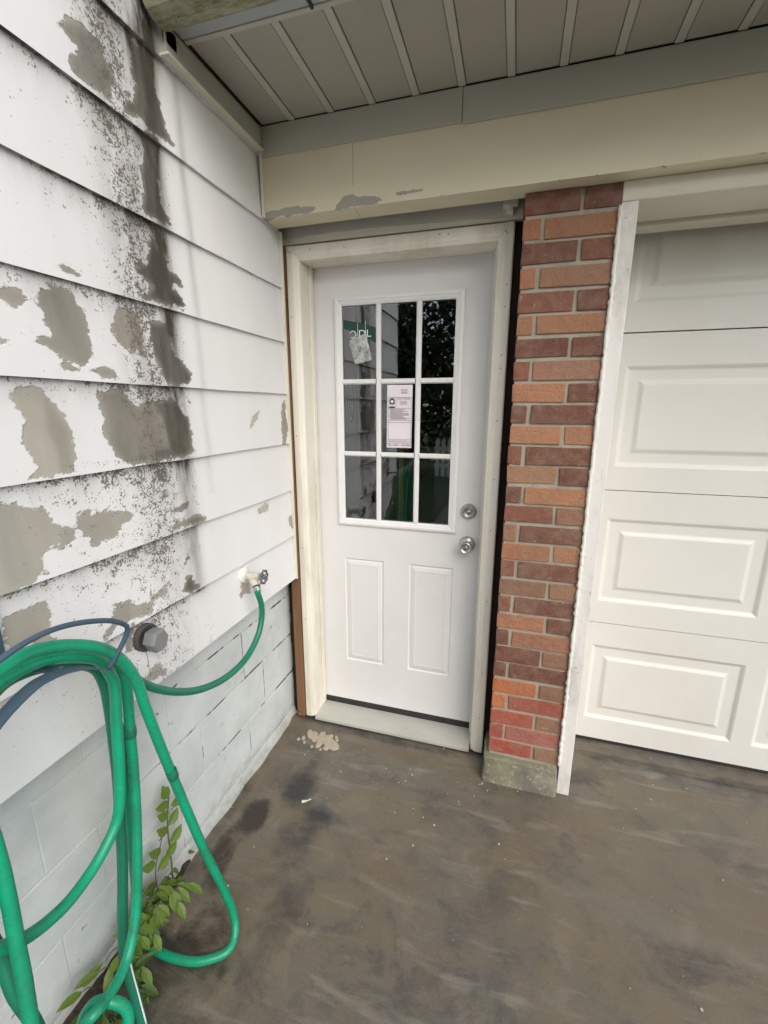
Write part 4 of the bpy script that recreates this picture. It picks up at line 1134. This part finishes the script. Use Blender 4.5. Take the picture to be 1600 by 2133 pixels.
for args in [(-.815, 1.606, .017, .034, .5), (-.782, 1.612, .018, .040, .15), (-.775, 1.575, .014, .03, -.1), (-.745, 1.600, .024, .038, .3), (-.715, 1.585, .026, .032, .9), (-.700, 1.575, .022, .022, 0), (-.742, 1.630, .012, .012, 0), (-.735, 1.555, .014, .012, 0),
             (-.842, 1.615, .014, .03, .6), (-.862, 1.585, .008, .012, .3), (-.88, 1.57, .007, .008, 0), (-.845, 1.56, .006, .007, 0), (-.80, 1.545, .007, .008, 0), (-.755, 1.54, .006, .006, 0), (-.90, 1.685, .009, .006, .5), (-.71, 1.625, .008, .018, .6)]:
    blob(*args, .0028)
V, F = [], []
for k in range(90):
    if k < 36: x, y = -.95 + random.random() * 1.0, 1.30 + random.random() * .37
    elif k < 50: x, y = .05 + random.gauss(0, .1), 1.55 + random.gauss(0, .015)
    else: x, y = random.uniform(-.8, 1.2), random.uniform(.7, 1.7)
    s = random.choice([.0012, .0015, .002, .003]) * random.uniform(.7, 1.2); i0 = len(V)
    if x > -.03 and x < .31 and y > 1.57: continue
    for q in range(8):
        V.append((x + (1 if q & 1 else -1) * s * random.uniform(.5, 1), y + (1 if q & 2 else -1) * s * random.uniform(.5, 1), (.0012 if q < 4 else s * 1.2) + .002))
    F += [tuple(i0 + j for j in f) for f in ((0, 2, 3, 1), (4, 5, 7, 6), (0, 1, 5, 4), (2, 6, 7, 3), (0, 4, 6, 2), (1, 3, 7, 5))]
tag(mesh('paint_chips', V, F, MAT['crumb']), 'pale crumbs and paint chips scattered over the dark slab', 'debris', None, 'stuff')
tag(mesh('paint_flake', [(-.70, 1.262, .006), (-.688, 1.268, .010), (-.676, 1.285, .007), (-.683, 1.290, .005), (-.690, 1.278, .008), (-.712, 1.272, .006), (-.708, 1.262, .005)], [(0, 1, 2, 3, 4, 5, 6)], MAT['caulk']),
    'white curled paint flake lying on the dark stain near the door', 'paint flake')

# ================================================================== yard behind the camera (shows in the door glass)
fn = thing('picket_fence', (0, -6, 0), 'white picket fence across the yard, mirrored in the right door panes', 'fence')
pk_me = None
for k in range(52):
    x = -1.62 + k * .13
    if pk_me is None:
        o = mesh('picket', [(-.04, -.01, .05), (.04, -.01, .05), (.04, -.01, .82), (0, -.01, .90), (-.04, -.01, .82), (-.04, .01, .05), (.04, .01, .05), (.04, .01, .82), (0, .01, .90), (-.04, .01, .82)],
                 [(4, 3, 2, 1, 0), (5, 6, 7, 8, 9), (0, 1, 6, 5), (1, 2, 7, 6), (2, 3, 8, 7), (3, 4, 9, 8), (4, 0, 5, 9)], MAT['post'], fn)
        o.location = (x, -6, 0); pk_me = o.data
    else:
        o = bpy.data.objects.new('picket', pk_me); o.location = (x, -6, 0); link(o, fn)
box('fence_rail', -1.7, 5.1, -6.05, -6.011, .25, .33, MAT['post'], fn, .004)
box('fence_rail', -1.7, 5.1, -6.05, -6.011, .62, .70, MAT['post'], fn, .004)

def tree(nm, x, y, h, rx, label, n=5200, seed_=0):
    rg = np.random.default_rng(seed_)
    o = thing(nm, (x, y, 0), label, 'tree', 'trees at the back of the yard')
    tube('trunk', [(x, y, -.1), (x + .05, y, h * .25), (x - .04, y + .05, h * .5), (x + .03, y, h * .82)], .16, MAT['bark'], o, 10, 6, lambda f: 1.25 - f * 1.0)
    for k in range(6):
        a = k * 1.05 + seed_; zz_ = h * (.3 + .08 * k)
        tube('limb', [(x, y, zz_), (x + math.cos(a) * rx * .4, y + math.sin(a) * rx * .4, zz_ + h * .1), (x + math.cos(a) * rx * .8, y + math.sin(a) * rx * .8, zz_ + h * .16)], .05, MAT['bark'], o, 6, 4, lambda f: 1.1 - f * .8)
    nc = 46
    cs = []
    for k in range(nc):
        u = rg.normal(size=3); u /= np.linalg.norm(u); r = rg.uniform(.45, 1) ** .6
        cs.append((x + u[0] * rx * r, y + u[1] * rx * r, h * .58 + u[2] * h * .42 * r))
    cs = np.array(cs)
    c = cs[rg.integers(0, nc, n)] + rg.normal(size=(n, 3)) * np.array([rx, rx, h * .4]) * .16
    c[:, 2] = np.maximum(c[:, 2], .3)
    a = rg.normal(size=(n, 3)); a /= np.linalg.norm(a, axis=1)[:, None]
    b = np.cross(a, rg.normal(size=(n, 3))); b /= np.linalg.norm(b, axis=1)[:, None]
    s = rg.uniform(.07, .14, n)[:, None]
    V = np.stack([c - a * s, c - b * s * .55, c + a * s, c + b * s * .55], 1).reshape(-1, 3)
    F = np.arange(4 * n).reshape(-1, 4)
    mesh('crown', V.tolist(), F.tolist(), MAT['tree_leaf'], o)
tree('broadleaf_tree', -4.6, -8.5, 6.4, 2.4, 'dense broadleaf tree mirrored at the centre of the door glass', 9000, 1)
tree('broadleaf_tree', -3.1, -10.2, 6.8, 1.9, 'tall broadleaf tree mirrored in the upper right door pane', 5600, 2)
tree('broadleaf_tree', 1.9, -9.3, 6.0, 2.2, 'broadleaf tree behind the picket fence to the right', 7000, 3)
tree('broadleaf_tree', -8.3, -9.8, 7.2, 2.7, 'broadleaf tree beyond the house corner to the left', 7000, 4)
tree('broadleaf_tree', 5.4, -10.5, 6.6, 2.5, 'broadleaf tree far right at the end of the driveway', 7000, 5)
hd = thing('hedge', (-1, -7.6, 0), 'clipped dark hedge behind the white picket fence', 'hedge')
rg = np.random.default_rng(11); n = 16000
c = np.column_stack([rg.uniform(-9, 7, n), -7.6 + rg.normal(size=n) * .35, rg.uniform(.05, 1, n) ** .8 * 2.3])
c[:, 2] *= 1 + .18 * np.sin(c[:, 0] * 1.7) + .1 * np.sin(c[:, 0] * 4.1)
a = rg.normal(size=(n, 3)); a /= np.linalg.norm(a, axis=1)[:, None]
b_ = np.cross(a, rg.normal(size=(n, 3))); b_ /= np.linalg.norm(b_, axis=1)[:, None]
s = rg.uniform(.05, .10, n)[:, None]
V = np.stack([c - a * s, c - b_ * s * .6, c + a * s, c + b_ * s * .6], 1).reshape(-1, 3)
mesh('foliage', V.tolist(), np.arange(4 * n).reshape(-1, 4).tolist(), MAT['tree_leaf'], hd)
